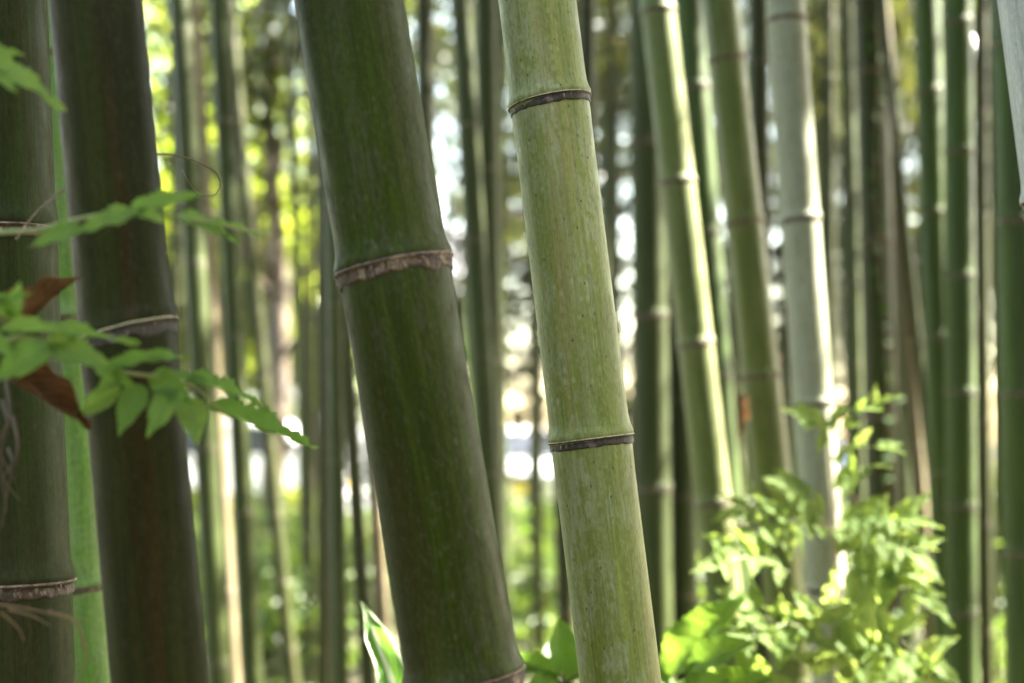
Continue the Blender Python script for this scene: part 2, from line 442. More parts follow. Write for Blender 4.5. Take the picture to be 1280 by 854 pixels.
def ring_mesh(name, Rr, tl, segs=48, ragged=0.3, flakes=0, seed=0, scale=1.0):
    """the sheath scar: a thin lip above a rough band with a ragged lower edge; local origin at the node"""
    rr = np.random.default_rng(seed)
    sc = Rr / 0.045 * scale
    th = np.linspace(0, 2 * pi, segs, endpoint=False)
    jit = np.convolve(np.tile(rr.normal(0, 1, segs), 3), [.25, .5, .25], 'same')[segs:2 * segs]
    jit2 = rr.normal(0, 1, segs)
    jit3 = np.convolve(np.tile(rr.normal(0, 1, segs), 3), np.hanning(15) / 4, 'same')[segs:2 * segs]
    prof = [(0.0022, 1.030, 0, 0), (0.0014, 1.062, .1, 0), (0.0002, 1.072, .15, 0), (-0.0009, 1.060, .2, 0), (-0.0016, 1.022, .2, .2),
            (-0.0050, 1.014, .3, .5), (-0.0088, 1.018, .8, .6), (-0.0108, 1.010, 1.0, .3), (-0.0114, 0.975, 1.0, 0)]
    V, Fs, mi = [], [], []
    sc *= .82
    for i, (dz, rf, jz, jr) in enumerate(prof):
        z = dz * sc + tl * Rr * np.cos(th) + jz * ragged * 0.0016 * sc * (jit + .8 * jit3)
        r = Rr * (rf + (.022 if i < len(prof) - 1 else 0) + jr * 0.010 * jit2)
        V.append(np.stack([r * np.cos(th), r * np.sin(th), z], 1))
    V = np.concatenate(V)
    for i in range(len(prof) - 1):
        for k in range(segs):
            k2 = (k + 1) % segs
            Fs.append((i * segs + k, (i + 1) * segs + k, (i + 1) * segs + k2, i * segs + k2))
            mi.append(1 if i < 2 else 0)
    V = list(map(tuple, V))
    for _ in range(flakes):
        a = rr.uniform(0, 2 * pi); w_ = rr.uniform(.012, .04); h = rr.uniform(.002, .007) * sc
        z0 = tl * Rr * cos(a) - rr.uniform(-0.0005, .006) * sc
        o = len(V); ro, rb = Rr * rr.uniform(1.04, 1.07), Rr * rr.uniform(1.04, 1.085)
        V += [(ro * cos(a - w_), ro * sin(a - w_), z0), (ro * cos(a + w_), ro * sin(a + w_), z0 + rr.normal(0, .0006)),
              (rb * cos(a + w_ * .5), rb * sin(a + w_ * .5), z0 - h), (rb * cos(a - w_ * .6), rb * sin(a - w_ * .6), z0 - h * .8)]
        Fs.append((o, o + 3, o + 2, o + 1)); mi.append(2 if rr.random() < .55 else 0)
    return np_mesh(name, V, Fs, mi, True)


CULMS = []


def crown_arrays(base, q, length, z0, n, rad, leafsize, rg, spread=1.0):
    """world-space leaf positions along drooping branches near the top of one culm, and the branch paths"""
    P, paths = [], []
    nb = max(6, n // 160)
    for b in range(nb):
        s = z0 + (length - z0) * rg.uniform(0, 1) ** 0.9
        a = rg.uniform(0, 2 * pi)
        L = rad * rg.uniform(.5, 1.15) * (1 - 0.45 * (s - z0) / max(.1, length - z0))
        o = q @ Vector((0, 0, s)) + base
        pts = []
        for k in range(5):
            t = k / 4
            pts.append(o + Vector((cos(a) * L * t, sin(a) * L * t, L * (0.55 * t - 0.62 * t * t))))
        paths.append((pts, [0.006, 0.005, 0.004, 0.003, 0.0015]))
        m = n // nb
        t = rg.uniform(.15, 1.0, m)
        # twigs: leaves come in small fans
        nt = max(3, m // 9)
        tw = rg.uniform(.15, 1.0, nt)[rg.integers(0, nt, m)]
        pp = np.array([list(p) for p in pts])
        idx = np.clip((tw * 4).astype(int), 0, 3); fr = tw * 4 - idx
        c = pp[idx] * (1 - fr)[:, None] + pp[idx + 1] * fr[:, None]
        hsh = np.stack([np.sin(tw * 913.7 + b), np.sin(tw * 517.3 + 2 * b), np.sin(tw * 331.1 + 3 * b)], 1) * 0.24 * spread
        P.append(c + hsh + rg.normal(0, .06, (m, 3)))
    return np.concatenate(P), paths


def bamboo(pts, y, wpx, mat, label, nodes_px=(), group=None, ky=0.0, length=9.0, segs=28, tilts=None, wax_sun_fun=None,
           rings='mid', crown=(4.6, 1600, 1.3), spacing=None, sway=0.0, sep_rings=True, flakes=0, ragged=.6, rscale=1.0, cat='bamboo', leafmat='bleaf', sun=True):
    """pts: two photo pixels on the axis; y: distance; wpx: width in photo pixels"""
    (u0, v0), (u1, v1) = pts
    A = at(u0, v0, y + ky * (at(u0, v0, y).z - 1.4)); B = at(u1, v1, y + ky * (at(u1, v1, y).z - 1.4))
    ax = (A - B) if A.z > B.z else (B - A)
    ax.normalize()
    base = A - ax * (A.z / ax.z)
    dist = y
    R0 = wpx * dist / F_PX / 2
    q = Vector((0, 0, 1)).rotation_difference(ax)
    # node heights along the culm
    ns, tl = [], []
    for i, v in enumerate(nodes_px):
        f = (v - v0) / (v1 - v0)
        p = at(u0 + (u1 - u0) * f, v, y)
        ns.append((p.z - base.z) / ax.z)
        tl.append(tilts[i] if tilts else random.uniform(-.05, .05))
    order = sorted(range(len(ns)), key=lambda i: ns[i])
    ns = [ns[i] for i in order]; tl = [tl[i] for i in order]
    sp = spacing or ((ns[-1] - ns[0]) / (len(ns) - 1) if len(ns) > 1 else random.uniform(.26, .38))
    if not ns:
        ns = [random.uniform(.2, .2 + sp)]; tl = [0]
    vis = list(zip(ns, tl))
    z = ns[0] - sp
    while z > 0.12:
        ns.insert(0, z); tl.insert(0, random.uniform(-.05, .05)); z -= sp * random.uniform(.86, .98)
    z = ns[-1] + sp
    while z < length - .1:
        ns.append(z); tl.append(random.uniform(-.05, .05)); z += sp * random.uniform(.98, 1.06)
    root = thing('bamboo', label, cat, base, group, q)
    seed = len(CULMS)
    taper = 0.03
    R0 = R0 / (1 - taper * 1.4)
    me = culm_mesh('culm', R0, length, ns, tl, segs, taper, 0, 0, wax_sun_fun, sway, not sep_rings, seed)
    sm = {'tan': ('scar_tan', 'scar_tan_lip'), 'dark': ('scar', 'scar_lip'), 'mid': ('scar_mid', 'scar_mid')}[rings]
    link('culm', me, [M[mat]] if sep_rings else [M[mat], M[sm[0]]], root)
    if sep_rings:
        for zn, t_ in zip(ns, tl):
            if zn > 3.6: continue
            r = link('node_ring', ring_mesh('node_ring', R0 * (1 - taper * zn), t_, 96 if segs > 40 else 36, ragged, flakes if segs > 40 else 0, seed + int(zn * 100), rscale), [M[sm[0]], M[sm[1]], M['flake']], root)
            r.location = (sway * sin(zn * .55 + seed), 0, zn)
    if crown:
        z0, n, rad = crown
        rg = np.random.default_rng(100 + seed)
        P, paths = crown_arrays(base, q, length, z0, n, rad, .12, rg)
        if sun:
            P = P[sun_filter(P)]
        Vv, Ff = leaf_soup(P, .15, .19, .5, .6, rg)
        bv, bf = [], []
        for ps, rs in paths:
            v_, f_ = tube_arrays(ps, rs, 5)
            bf += [tuple(i + len(bv) for i in q_) for q_ in f_]
            bv += [tuple(p) for p in v_]
        bf = np.array(bf)
        bt = np.concatenate([bf[:, [0, 1, 2]], bf[:, [0, 2, 3]]]) + len(Vv)
        allv = np.concatenate([Vv, np.array(bv)])
        qi = np.array(q.to_matrix().inverted())
        mi = np.concatenate([np.zeros(len(Ff), int), np.ones(len(bt), int)])
        link('crown', np_mesh('crown', (allv - np.array(base)) @ qi.T, np.concatenate([Ff, bt]), mi, False), [M[leafmat], M['twig']], root)
    CULMS.append((root, base, ax, R0))
    return root


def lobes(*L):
    """patchy waxy bloom, and painted sun strips on the sun-edged culms: lobes (angle deg, width deg, amount) round the culm; -90 faces the camera, 180 is the left side"""
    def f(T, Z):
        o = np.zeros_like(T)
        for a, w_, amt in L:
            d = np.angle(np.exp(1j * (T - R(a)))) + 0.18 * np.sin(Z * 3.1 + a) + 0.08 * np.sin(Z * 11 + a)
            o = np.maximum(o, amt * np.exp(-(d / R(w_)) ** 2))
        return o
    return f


# sunny places (see sun_filter)
for v in (30, 150, 300, 430, 560, 680, 800):
    SUNNY.append((tuple(at(826 + v * .113 + 18, v, 3.336)), .08))
    SUNNY.append((tuple(at(902 + v * .104 + 20, v, 3.456)), .08))
for v in (250, 400, 520, 640):
    SUNNY.append((tuple(at(985 + v * .068 + 22, v, 3.0)), .07))
for u, v in ((940, 660), (1000, 650), (1060, 560), (1100, 670), (1130, 740), (1150, 820), (1050, 700), (950, 800), (1020, 780), (890, 790), (1090, 820), (1000, 840), (860, 830)):
    SUNNY.append((tuple(at(u, v, 2.72)), .15))
for u, v, y in ((480, 800, 2.2), (700, 820, 2.25), (680, 840, 2.25)):
    SUNNY.append((tuple(at(u, v, y)), .08))
for v in (560, 640, 720, 800):
    SUNNY.append((tuple(at(268 + (v - 550) * .05 + 8, v, 5.0)), .10))
    SUNNY.append((tuple(at(470 + (v - 560) * .05 + 6, v, 4.8)), .10))
    SUNNY.append((tuple(at(1130 + (v - 430) * .09 + 4, v - 100, 5.2)), .08))

# --- the near culms, from left to right
bamboo([(-17, 0), (14, 854)], 1.52, 150, 'a', 'thick mossy green bamboo culm cut off by the left edge, with flaky pale node scars', (292, 727), segs=96, rings='tan',
       tilts=[.0, -.05], flakes=70, ragged=1.0, wax_sun_fun=lobes((-60, 30, .35)), length=9.5)
bamboo([(56, 0), (113, 854)], 2.1, 64, 'b', 'bright fresh-green bamboo culm peeking out between two thick dark culms at left', (398, 733), segs=64, rings='mid', length=9)
bamboo([(120, 0), (201, 854)], 1.27, 118, 'c', 'thick dark brownish-green bamboo culm behind the serrated leaf sprigs at left', (415,), segs=96, rings='dark', tilts=[.17], spacing=.47, flakes=24, rscale=1.45,
       ragged=.8, wax_sun_fun=lobes((185, 12, .5)), length=9.5)
bamboo([(436, 0), (581, 854)], 1.36, 141, 'd', 'thickest dark olive bamboo culm with flaky tan node scar, leaning left of the pale one', (333, 848), segs=96, rings='tan', tilts=[.03, .02],
       flakes=130, ragged=1.2, rscale=1.15, wax_sun_fun=lobes((190, 24, .8), (-22, 26, .6), (-128, 8, .3)), length=10)
bamboo([(671.5, 0), (776, 854)], 1.56, 100, 'e', 'pale yellow-green bamboo culm in sharp focus at the centre, with thin dark node rings', (129, 549), segs=128, rings='dark', tilts=[.075, .005],
       flakes=16, ragged=.7, wax_sun_fun=lobes((-100, 14, .45), (-35, 26, .45), (200, 14, .5)), length=10)
# --- the middle row, right of the pale culm
bamboo([(821, 0), (917, 854)], 3.336, 45, 'f', 'sage-green bamboo culm with a sunlit cream edge, nearest to the right of the pale culm', (15, 228, 430, 628, 815), segs=40, length=10, wax_sun_fun=lobes((-15, 34, .75)))  # pale right-hand lobe paints the sun strip into the colour
bamboo([(807, 0), (821, 854)], 4.44, 45, 'g', 'dull grey-green upright culm half hidden behind the sage culm with a sunlit edge', (180, 395, 610), segs=32, length=10)
bamboo([(860, 0), (925, 854)], 4.2, 38, 'm', 'green bamboo culm in shade wedged between the two culms with sunlit cream edges', (110, 291, 470), segs=32, length=10)
bamboo([(900, 0), (992, 854)], 3.456, 48, 'f', 'olive bamboo culm with a sunlit cream edge standing just left of the grey one', (75, 278, 470, 655), segs=40, length=10, wax_sun_fun=lobes((-15, 32, .75)))  # its right lobe likewise puts sunlight into the culm colour
bamboo([(981, 0), (1041, 854)], 3.0, 50, 'j', 'pale grey waxy bamboo culm rising out of the sunlit leafy vine', (25, 275, 505, 735), segs=48, rings='mid', length=9.5, wax_sun_fun=lobes((-110, 50, .5)))
K = bamboo([(1087, 0), (1110, 854)], 5.16, 42, 'k', 'olive bamboo culm with small green creeper leaves climbing up its face', (90, 300, 520, 700), segs=28, length=10)
bamboo([(1158, 0), (1186, 854)], 4.68, 34, 'm', 'slim green culm touching the left side of the deep green upright culm', (115, 266, 420, 590), segs=28, length=10)
bamboo([(1197, 0), (1203, 854)], 3.96, 37, 'm', 'deep green upright bamboo culm with pale node rings near the right edge', (30, 190, 345, 490, 632, 765), segs=32, length=10)
bamboo([(1263, 0), (1284, 854)], 3.264, 48, 'm', 'dark green culm at the right edge partly behind the whitish waxy culm', (55, 277, 492, 690), segs=40, length=10)
bamboo([(1301, 0), (1415, 854)], 1.72, 106, 'o', 'whitish blue-grey waxy bamboo culm cutting the upper right corner', (247,), segs=96, rings='dark', spacing=.4, flakes=20, length=10)

# --- blurred culms farther back that can be told apart
far_specs = [
    ([(231, 0), (272, 854)], 4.0, 28, 'g', 'grey-green blurred culm nearest to the thick brownish culm on its right', (40, 330, 560)),
    ([(283, 0), (322, 854)], 4.1, 25, 'g', 'straight grey blurred culm passing behind the curled tendril', (150, 420, 640)),
    ([(296, 100), (372, 854)], 6.0, 17, 'k', 'thin dark culm leaning right, behind the tip of the largest serrated leaf', ()),
    ([(382, 60), (391, 854)], 7.0, 11, 'k', 'very thin dark upright culm left of the thick olive culm', ()),
    ([(232, 0), (288, 854)], 5.0, 20, 't', 'tan culm standing in for a sunlit culm side low behind the serrated leaves', (740,)),  # tan stalk stands in for the sunlit side of the grey-green culm
    ([(397, 200), (397, 854)], 5.4, 16, 'k', 'olive narrow culm left of the grey-green pair behind the thick olive culm', ()),
    ([(411, 200), (415, 854)], 4.7, 15, 'k', 'dark narrow culm of the tight cluster left of the thick olive culm', ()),
    ([(424, 200), (430, 854)], 4.2, 19, 'g', 'pale grey-green culm in the tight cluster left of the thick olive culm', (575, 380, 760)),
    ([(425, 200), (468, 854)], 4.6, 19, 'k', 'shaded culm leaning against the thick olive culm from the left', (545,)),
    ([(452, 300), (488, 854)], 4.8, 18, 't', 'short sunlit stretch of tan culm beside the thick olive culm', (635,)),
    ([(568, 0), (622, 854)], 4.4, 27, 'g', 'tan-grey blurred culm seen through the gap left of the pale central culm', (300, 445)),
    ([(602, 0), (608, 854)], 4.7, 30, 'g', 'broad grey-green blurred culm in the gap between the two leaning near culms', (210, 450)),
    ([(664, 0), (670, 854)], 7.5, 13, 'k', 'thin dark culm in the bright gap left of the lower pale culm', ()),
    ([(741, 0), (738, 854)], 4.9, 22, 'k', 'dark brownish culm emerging behind the top right of the pale culm', (140,)),
    ([(700, 300), (717, 854)], 5.6, 24, 'k', 'dark culm hugging the lower left side of the pale central culm', ()),
    ([(853, 300), (864, 854)], 4.5, 34, 'g', 'dim grey culm behind the lower part of the sage culm', (620,)),
    ([(942, 0), (955, 854)], 5.0, 26, 'k', 'dim olive culm behind the gap before the grey waxy culm', ()),
    ([(1052, 0), (1072, 854)], 5.6, 18, 'g', 'thin tan culm between the grey waxy culm and the creeper-covered one', (240,)),
    ([(1123, 300), (1160, 854)], 5.2, 18, 't', 'sunlit tan culm right of the creeper-covered culm', (560,)),
    ([(1118, 100), (1190, 854)], 5.0, 13, 'k', 'slim brown-green culm leaning strongly right behind the deep green pair', ()),
    ([(1232, 0), (1238, 854)], 5.2, 18, 'k', 'dark slim culm in the gap before the right-edge green culm', ()),
    ([(1036, 0), (1048, 854)], 6.8, 14, 'k', 'very slim dark culm just right of the grey waxy culm', ()),
    ([(525, 0), (545, 854)], 5.2, 24, 'k', 'olive dim culm just right of the thick olive culm near the top', ()),
]
for p, y, wp, m, lab, nod in far_specs:
    bamboo(p, y, wp, m, lab, nod, segs=16, length=random.uniform(9, 11), crown=(5.0, 1500, 1.3), sep_rings=False, sway=.02, leafmat='bleaf_far')

# --- the rest of the grove, far behind: told apart by nothing
proto = []
for i in range(6):
    r = bamboo([(600, 0), (610 + i * 3, 854)], 9.0, 15, 'kgkmgk'[i], 'thin dim bamboo culm far back in the blurred grove', (), 'thin culms of the far grove', segs=10, length=9.5 + .3 * i,
               crown=(3.4, 1800, 1.25), sep_rings=False, sway=.06, leafmat='bleaf_far', sun=False)
    proto.append(r)


def dup(root, loc, rotz):
    r = root.copy(); COL.objects.link(r)
    r.location = loc
    r.rotation_quaternion = root.rotation_quaternion @ Vector((0, 0, 1)).rotation_difference(Vector((0, 0, 1)))
    from mathutils import Quaternion
    r.rotation_quaternion = Quaternion((0, 0, 1), rotz) @ root.rotation_quaternion
    for ch in list(root.children):
        c = ch.copy(); COL.objects.link(c); c.parent = r
    return r


far_us = []
k = 0
spots = []
for u in np.concatenate([np.linspace(-60, 1340, 46), np.linspace(660, 1280, 12)]):
    y = random.uniform(7.5, 14)
    uu = u + random.uniform(-12, 12)
    if uu < 560 and random.random() < .78: continue
    if 610 < uu < 640: continue
    spots.append((uu, y))
for i, (uu, y) in enumerate(spots):
    loc = Vector(((uu - 640) / F_PX * y, y, 0))
    if i < 6:
        proto[i].location = loc
    else:
        dup(proto[i % 6], loc, random.uniform(0, 2 * pi))

# --- unseen culms added outside the view so their crowns shade the near culms
for i, (x, y) in enumerate([(1.86, 2.64), (2.28, 3.43), (3.0, 2.76), (3.48, 4.14), (2.64, 1.56), (4.32, 3.76), (1.8, 1.44), (3.84, 2.04), (3.48, 5.52), (5.28, 4.0), (2.3, 2.05), (3.25, 2.3), (-1.6, 2.4), (-2.2, 3.6)]):
    b = Vector((x, y, 0))
    A = at(640 + x / y * F_PX - 30, 0, y)
    u1 = 640 + x / y * F_PX
    bamboo([(u1 - 40, 0), (u1, 854)], y, 0.085 / y * F_PX, 'm' if i % 2 else 'f', 'tall green bamboo culm added unseen outside the view for its shading crown', (), 'unseen shading culms beside the view', segs=20, length=8.8,
           crown=(3.4 if 1.2 < y < 3.1 and x > 0 else 4.2, 11000 if 1.2 < y < 3.1 and x > 0 else 5200, 1.7), sep_rings=False)


# ------------------------------------------------------------------ leaf meshes for plants seen close
def leaf_mesh(name, shape='serrate', teeth=11, fold=.25, curl=-.25, tooth=.10, wave=.03, seed=0, nseg=None):
    """unit leaf: base at the origin, tip at +Y, width 1 across X"""
    rr = random.Random(seed)
    n = nseg or teeth * 4
    rows, uvs = [], []
    for i in range(n + 1):
        t = i / n
        if shape == 'serrate': wd = (sin(pi * min(1, t ** .72)) ** .9) * (1 - .35 * t) * 1.18
        elif shape == 'ovate': wd = sin(pi * t ** .8) ** .75
        else: wd = sin(pi * t ** .75) ** .8 * (1 - .15 * t)
        hw = .5 * max(wd, 0.0) + (.006 if i < n else 0)
        if teeth and 0 < i < n:
            fr = (t * teeth) % 1
            hw *= 1 + tooth * (fr - .5) * 1.6 if fr < .8 else 1 + tooth * (.5 - (fr - .8) * 5)
        row = []
        for c in (-1, -.66, -.33, 0, .33, .66, 1):
            x = c * hw
            z = fold * abs(x) + curl * t * t + wave * sin(t * 17 + c * 2 + seed) * abs(c) + .012 * cos((t * 9 - abs(c) * 1.9) * 2 * pi)*abs(c)*.6
            row.append((x + .04 * sin(t * 3 + seed) * t, t - (.03 * abs(c) * (1 if teeth else 0)) * (1 - t), z))
            uvs.append((.5 + c * .5, t))
        rows.append(row)
    V = [p for r in rows for p in r]
    Fs = np.array([(i * 7 + k, i * 7 + k + 1, (i + 1) * 7 + k + 1, (i + 1) * 7 + k) for i in range(n) for k in range(6)])
    me = np_mesh(name, V, Fs)
    ul = me.uv_layers.new(name='UVMap')
    li = np.empty(len(me.loops), np.int32); me.loops.foreach_get('vertex_index', li)
    ul.data.foreach_set('uv', np.array(uvs, np.float32)[li].ravel())
    return me


SERR = [leaf_mesh('leaf', 'serrate', 9 + i, .12 + .05 * i, -.2 + .12 * i, .20, .03, i) for i in range(4)]
OVAL = [leaf_mesh('leaf', 'ovate', 0, .3, -.3, 0, .02, i + 9, 20) for i in range(2)]
LANCE = [leaf_mesh('leaf', 'lance', 0, .3, -.15, 0, .05, i + 19, 22) for i in range(2)]
BIGS = [leaf_mesh('leaf', 'ovate', 13, .22, -.2, .07, .03, i + 29) for i in range(2)]


def put_leaf(root, mesh, mat, B, T, width, facing, name='leaf'):
    """leaf from B to T (world), its upper face turned to `facing`"""
    me = mesh if len(mesh.materials) and mesh.materials[0] == M[mat] else None
    if me is None:
        key = mesh.name + '|' + mat
        me = LEAFCACHE.get(key)
        if me is None:
            me = mesh.copy(); me.name = 'leaf'; me.materials.clear(); me.materials.append(M[mat]); LEAFCACHE[key] = me
    o = bpy.data.objects.new(name, me); COL.objects.link(o)
    yv = (T - B); L = yv.length; yv.normalize()
    xv = yv.cross(facing).normalized(); zv = xv.cross(yv)
    m = Matrix(((xv.x * width, yv.x * L, zv.x * L, B.x), (xv.y * width, yv.y * L, zv.y * L, B.y), (xv.z * width, yv.z * L, zv.z * L, B.z), (0, 0, 0, 1)))
    if root is not None:
        o.parent = root
        m = root.matrix_basis.inverted() @ m
    o.matrix_basis = m
    return o


LEAFCACHE = {}


def face(up=.4, cam_=1.0, side=0.0):
    return Vector((side, -cam_, up)).normalized()


def stem(root, paths, mat, name='stem', segs=8):
    inv = root.matrix_basis.inverted()
    return link(name, tube_mesh(name, [([inv @ p for p in bez(ps, 8)], None) if False else ([inv @ p for p in (bez(ps, 8))], [r0 + (r1 - r0) * i / (8 * (len(ps) - 1)) for i in range(8 * (len(ps) - 1) + 1)]) for ps, r0, r1 in paths], segs), M[mat], root)


# ------------------------------------------------------------------ left: serrated sprigs in front of the culms
def sprig(label, leaves, stems, foot, mat='sprig', smat='greenstem'):
    root = thing('leafy_sprig', label, 'sprig', foot, 'serrated leaf sprigs at left')
    bpy.context.view_layer.update()
    stem(root, [([p if p.z == 0 else CAM + (p - CAM) * .965 for p in ps], a, b) for ps, a, b in stems], smat)
    for i, (bu, bv, tu, tv, wp, y0, y1, up, side) in enumerate(leaves):
        y0, y1 = y0 * .965, y1 * .965
        put_leaf(root, SERR[i % 4], mat, at(bu, bv, y0), at(tu, tv, y1), wp * .88 * y0 / F_PX, face(up, 1, side))
    return root


foot = Vector((-.62, 1.12, 0))
sprig('small serrated leaf sprig hanging in from the left edge near the top',
      [(-25, 70, 78, 116, 36, 1.13, 1.10, .9, .1), (-15, 88, 20, 112, 24, 1.12, 1.1, .6, .2), (-40, 60, 30, 72, 22, 1.14, 1.13, .9, 0)],
      [([foot, at(-120, 400, 1.15), at(-90, 120, 1.14), at(-20, 70, 1.13)], .003, .0012)], foot)
foot = Vector((-.58, 1.16, 0))
sprig('upper serrated sprig stretched across the dark brownish culm, below the tendril',
      [(100, 285, 34, 302, 34, 1.13, 1.12, .5, 0), (172, 266, 86, 290, 36, 1.14, 1.12, .8, .2), (165, 264, 254, 246, 32, 1.15, 1.17, .5, -.1),
       (170, 266, 210, 287, 24, 1.15, 1.13, .6, .3), (222, 270, 304, 292, 30, 1.16, 1.18, .8, 0), (262, 278, 330, 293, 8, 1.17, 1.2, .8, 0)],
      [([foot, at(-140, 700, 1.16), at(-60, 340, 1.14), at(60, 285, 1.14), at(165, 264, 1.15), at(225, 271, 1.16), at(300, 286, 1.18), at(338, 294, 1.19)], .003, .0006)], foot)
foot = Vector((-.60, 1.18, 0))
sprig('large serrated sprig of a dozen green leaves across two dark culms at left',
      [(-5, 414, 174, 404, 30, 1.13, 1.16, 1.1, 0), (58, 430, -14, 478, 44, 1.13, 1.10, .5, .2), (58, 428, 142, 464, 46, 1.15, 1.14, .6, 0),
       (135, 462, 220, 446, 26, 1.17, 1.19, .7, .1), (180, 452, 236, 438, 22, 1.18, 1.2, .9, 0), (176, 482, 147, 543, 40, 1.19, 1.17, .2, .1),
       (222, 486, 183, 548, 42, 1.2, 1.18, .2, -.1), (238, 500, 246, 562, 44, 1.22, 1.2, .15, .2), (190, 468, 240, 500, 40, 1.2, 1.19, .4, -.2),
       (236, 474, 334, 502, 34, 1.22, 1.28, .8, 0), (262, 508, 390, 564, 36, 1.24, 1.33, .55, .1), (150, 486, 100, 520, 34, 1.2, 1.22, .3, .3),
       (10, 398, 26, 352, 26, 1.12, 1.12, .2, .6), (-10, 372, 22, 398, 30, 1.11, 1.12, .3, -.4), (150, 470, 118, 494, 26, 1.18, 1.18, .4, .2), (-20, 388, 44, 372, 22, 1.11, 1.12, .8, .2), (60, 432, 22, 470, 30, 1.15, 1.13, .3, .4),
       (120, 458, 172, 484, 30, 1.17, 1.18, .5, .3), (205, 474, 262, 478, 28, 1.21, 1.23, .9, -.2), (-30, 420, 20, 446, 34, 1.10, 1.11, .6, -.1)],
      [([foot, at(-150, 800, 1.17), at(-70, 470, 1.14), at(10, 425, 1.13), at(62, 430, 1.15), at(140, 462, 1.18), at(200, 472, 1.2), at(240, 482, 1.22), at(275, 512, 1.24)], .0035, .001),
       ([at(-30, 440, 1.13), at(-10, 410, 1.12), at(8, 396, 1.12)], .0016, .0008)], foot)


def dead_leaf(label, B, T, w_, fac, curl, seed):
    me = leaf_mesh('dead_leaf', 'lance', 0, .9, curl, 0, .09, seed, 26)
    me.materials.append(M['dead'])
    o = put_leaf(None, me, 'dead', B, T, w_, fac, 'dead_leaf')
    tag(o, label, 'dead leaf')
    return o


dead_leaf('dry brown leaf standing point upward behind the large green sprig', at(22, 415, 1.2), at(92, 343, 1.19), 25 * 1.2 / F_PX, face(.2, 1, -.5), -.12, 3)
dead_leaf('curled rust-brown leaf hanging point down below the large green sprig', at(-4, 466, 1.17), at(112, 540, 1.18), 42 * 1.17 / F_PX, face(.6, 1, .2), .12, 5)
dead_leaf('slim reddish dry leaf hanging beside the sunlit olive culm', at(925, 492, 3.40), at(919, 546, 3.41), 8 * 3.2 / F_PX, face(.1, 1, .3), .05, 8)

# curled tendril, hanging rootlets, straw twigs, thread
t = tube_mesh('tendril', [(bez([at(120, 200, 1.3), at(160, 196, 1.34), at(196, 193, 1.38), at(235, 198, 1.4), at(266, 213, 1.41), at(276, 230, 1.42), at(268, 244, 1.42), at(250, 243, 1.41), at(236, 228, 1.4), at(228, 212, 1.4)], 8),
                           [.0011 - .0007 * i / 72 for i in range(73)])], 6)
tag(link('tendril', t, M['twig']), 'thin brown tendril curling into a hook beside the dark brownish culm', 'tendril')
rp = []
for k, (u, v, u2, v2) in enumerate([(6, 470, 8, 640), (16, 520, 2, 660), (3, 500, 18, 600), (10, 560, 24, 625)]):
    rp.append((bez([at(u, v, 1.2), at(u + 6, v + (v2 - v) * .3, 1.19), at(u - 5, v + (v2 - v) * .6, 1.2), at(u2, v2, 1.21)], 8), [.0016 - .0011 * i / 24 for i in range(25)]))
tag(link('rootlets', tube_mesh('rootlets', rp, 6), M['root']), 'dark hanging rootlets below the rust-brown leaf at the left edge', 'rootlets')
sp_ = []
for a, b, c in [((-30, 752), (40, 762), (112, 780)), ((0, 765), (22, 785), (30, 802)), ((10, 762), (40, 770), (62, 782)), ((60, 764), (95, 778), (104, 812)), ((96, 778), (108, 820), (92, 858))]:
    sp_.append((bez([at(*a, 1.17), at(*b, 1.18), at(*c, 1.19)], 8), [.0012 - .0008 * i / 16 for i in range(17)]))
tag(link('dry_twig', tube_mesh('dry_twig', sp_, 6), M['straw']), 'dry straw-coloured forked twig in the lower left corner', 'twig')
tag(link('dry_twig', tube_mesh('dry_twig', [(bez([at(20, 300, 1.3), at(44, 268, 1.31), at(80, 236, 1.34)], 8), [.0012] * 17)], 6), M['twig']), 'thin brown twig slanting over the upper scar of the left-edge culm', 'twig')

# ------------------------------------------------------------------ right: sunlit vine on the grey culm
vroot_p = at(1050, 854, 2.85); vroot_p = Vector((vroot_p.x + .05, 2.85, 0))
vine = thing('leafy_vine', 'sunlit yellow-green compound-leaf vine climbing the pale grey culm', 'vine', vroot_p)
bpy.context.view_layer.update()
Y0 = 2.83
stem(vine, [([vroot_p, at(1060, 1100, Y0), at(1052, 854, Y0), at(1045, 700, Y0 - .02), at(1040, 600, Y0 - .02), at(1032, 520, Y0 - .02)], .004, .0015),
            ([at(1047, 735, Y0), at(1040, 668, Y0 - .05), at(1005, 640, Y0 - .06)], .0035, .0015),
            ([at(1045, 690, Y0), at(1075, 640, Y0 - .03), at(1058, 605, Y0), at(1050, 560, Y0)], .0028, .001)], 'redstem')
frond_stems = []
rv = random.Random(5)


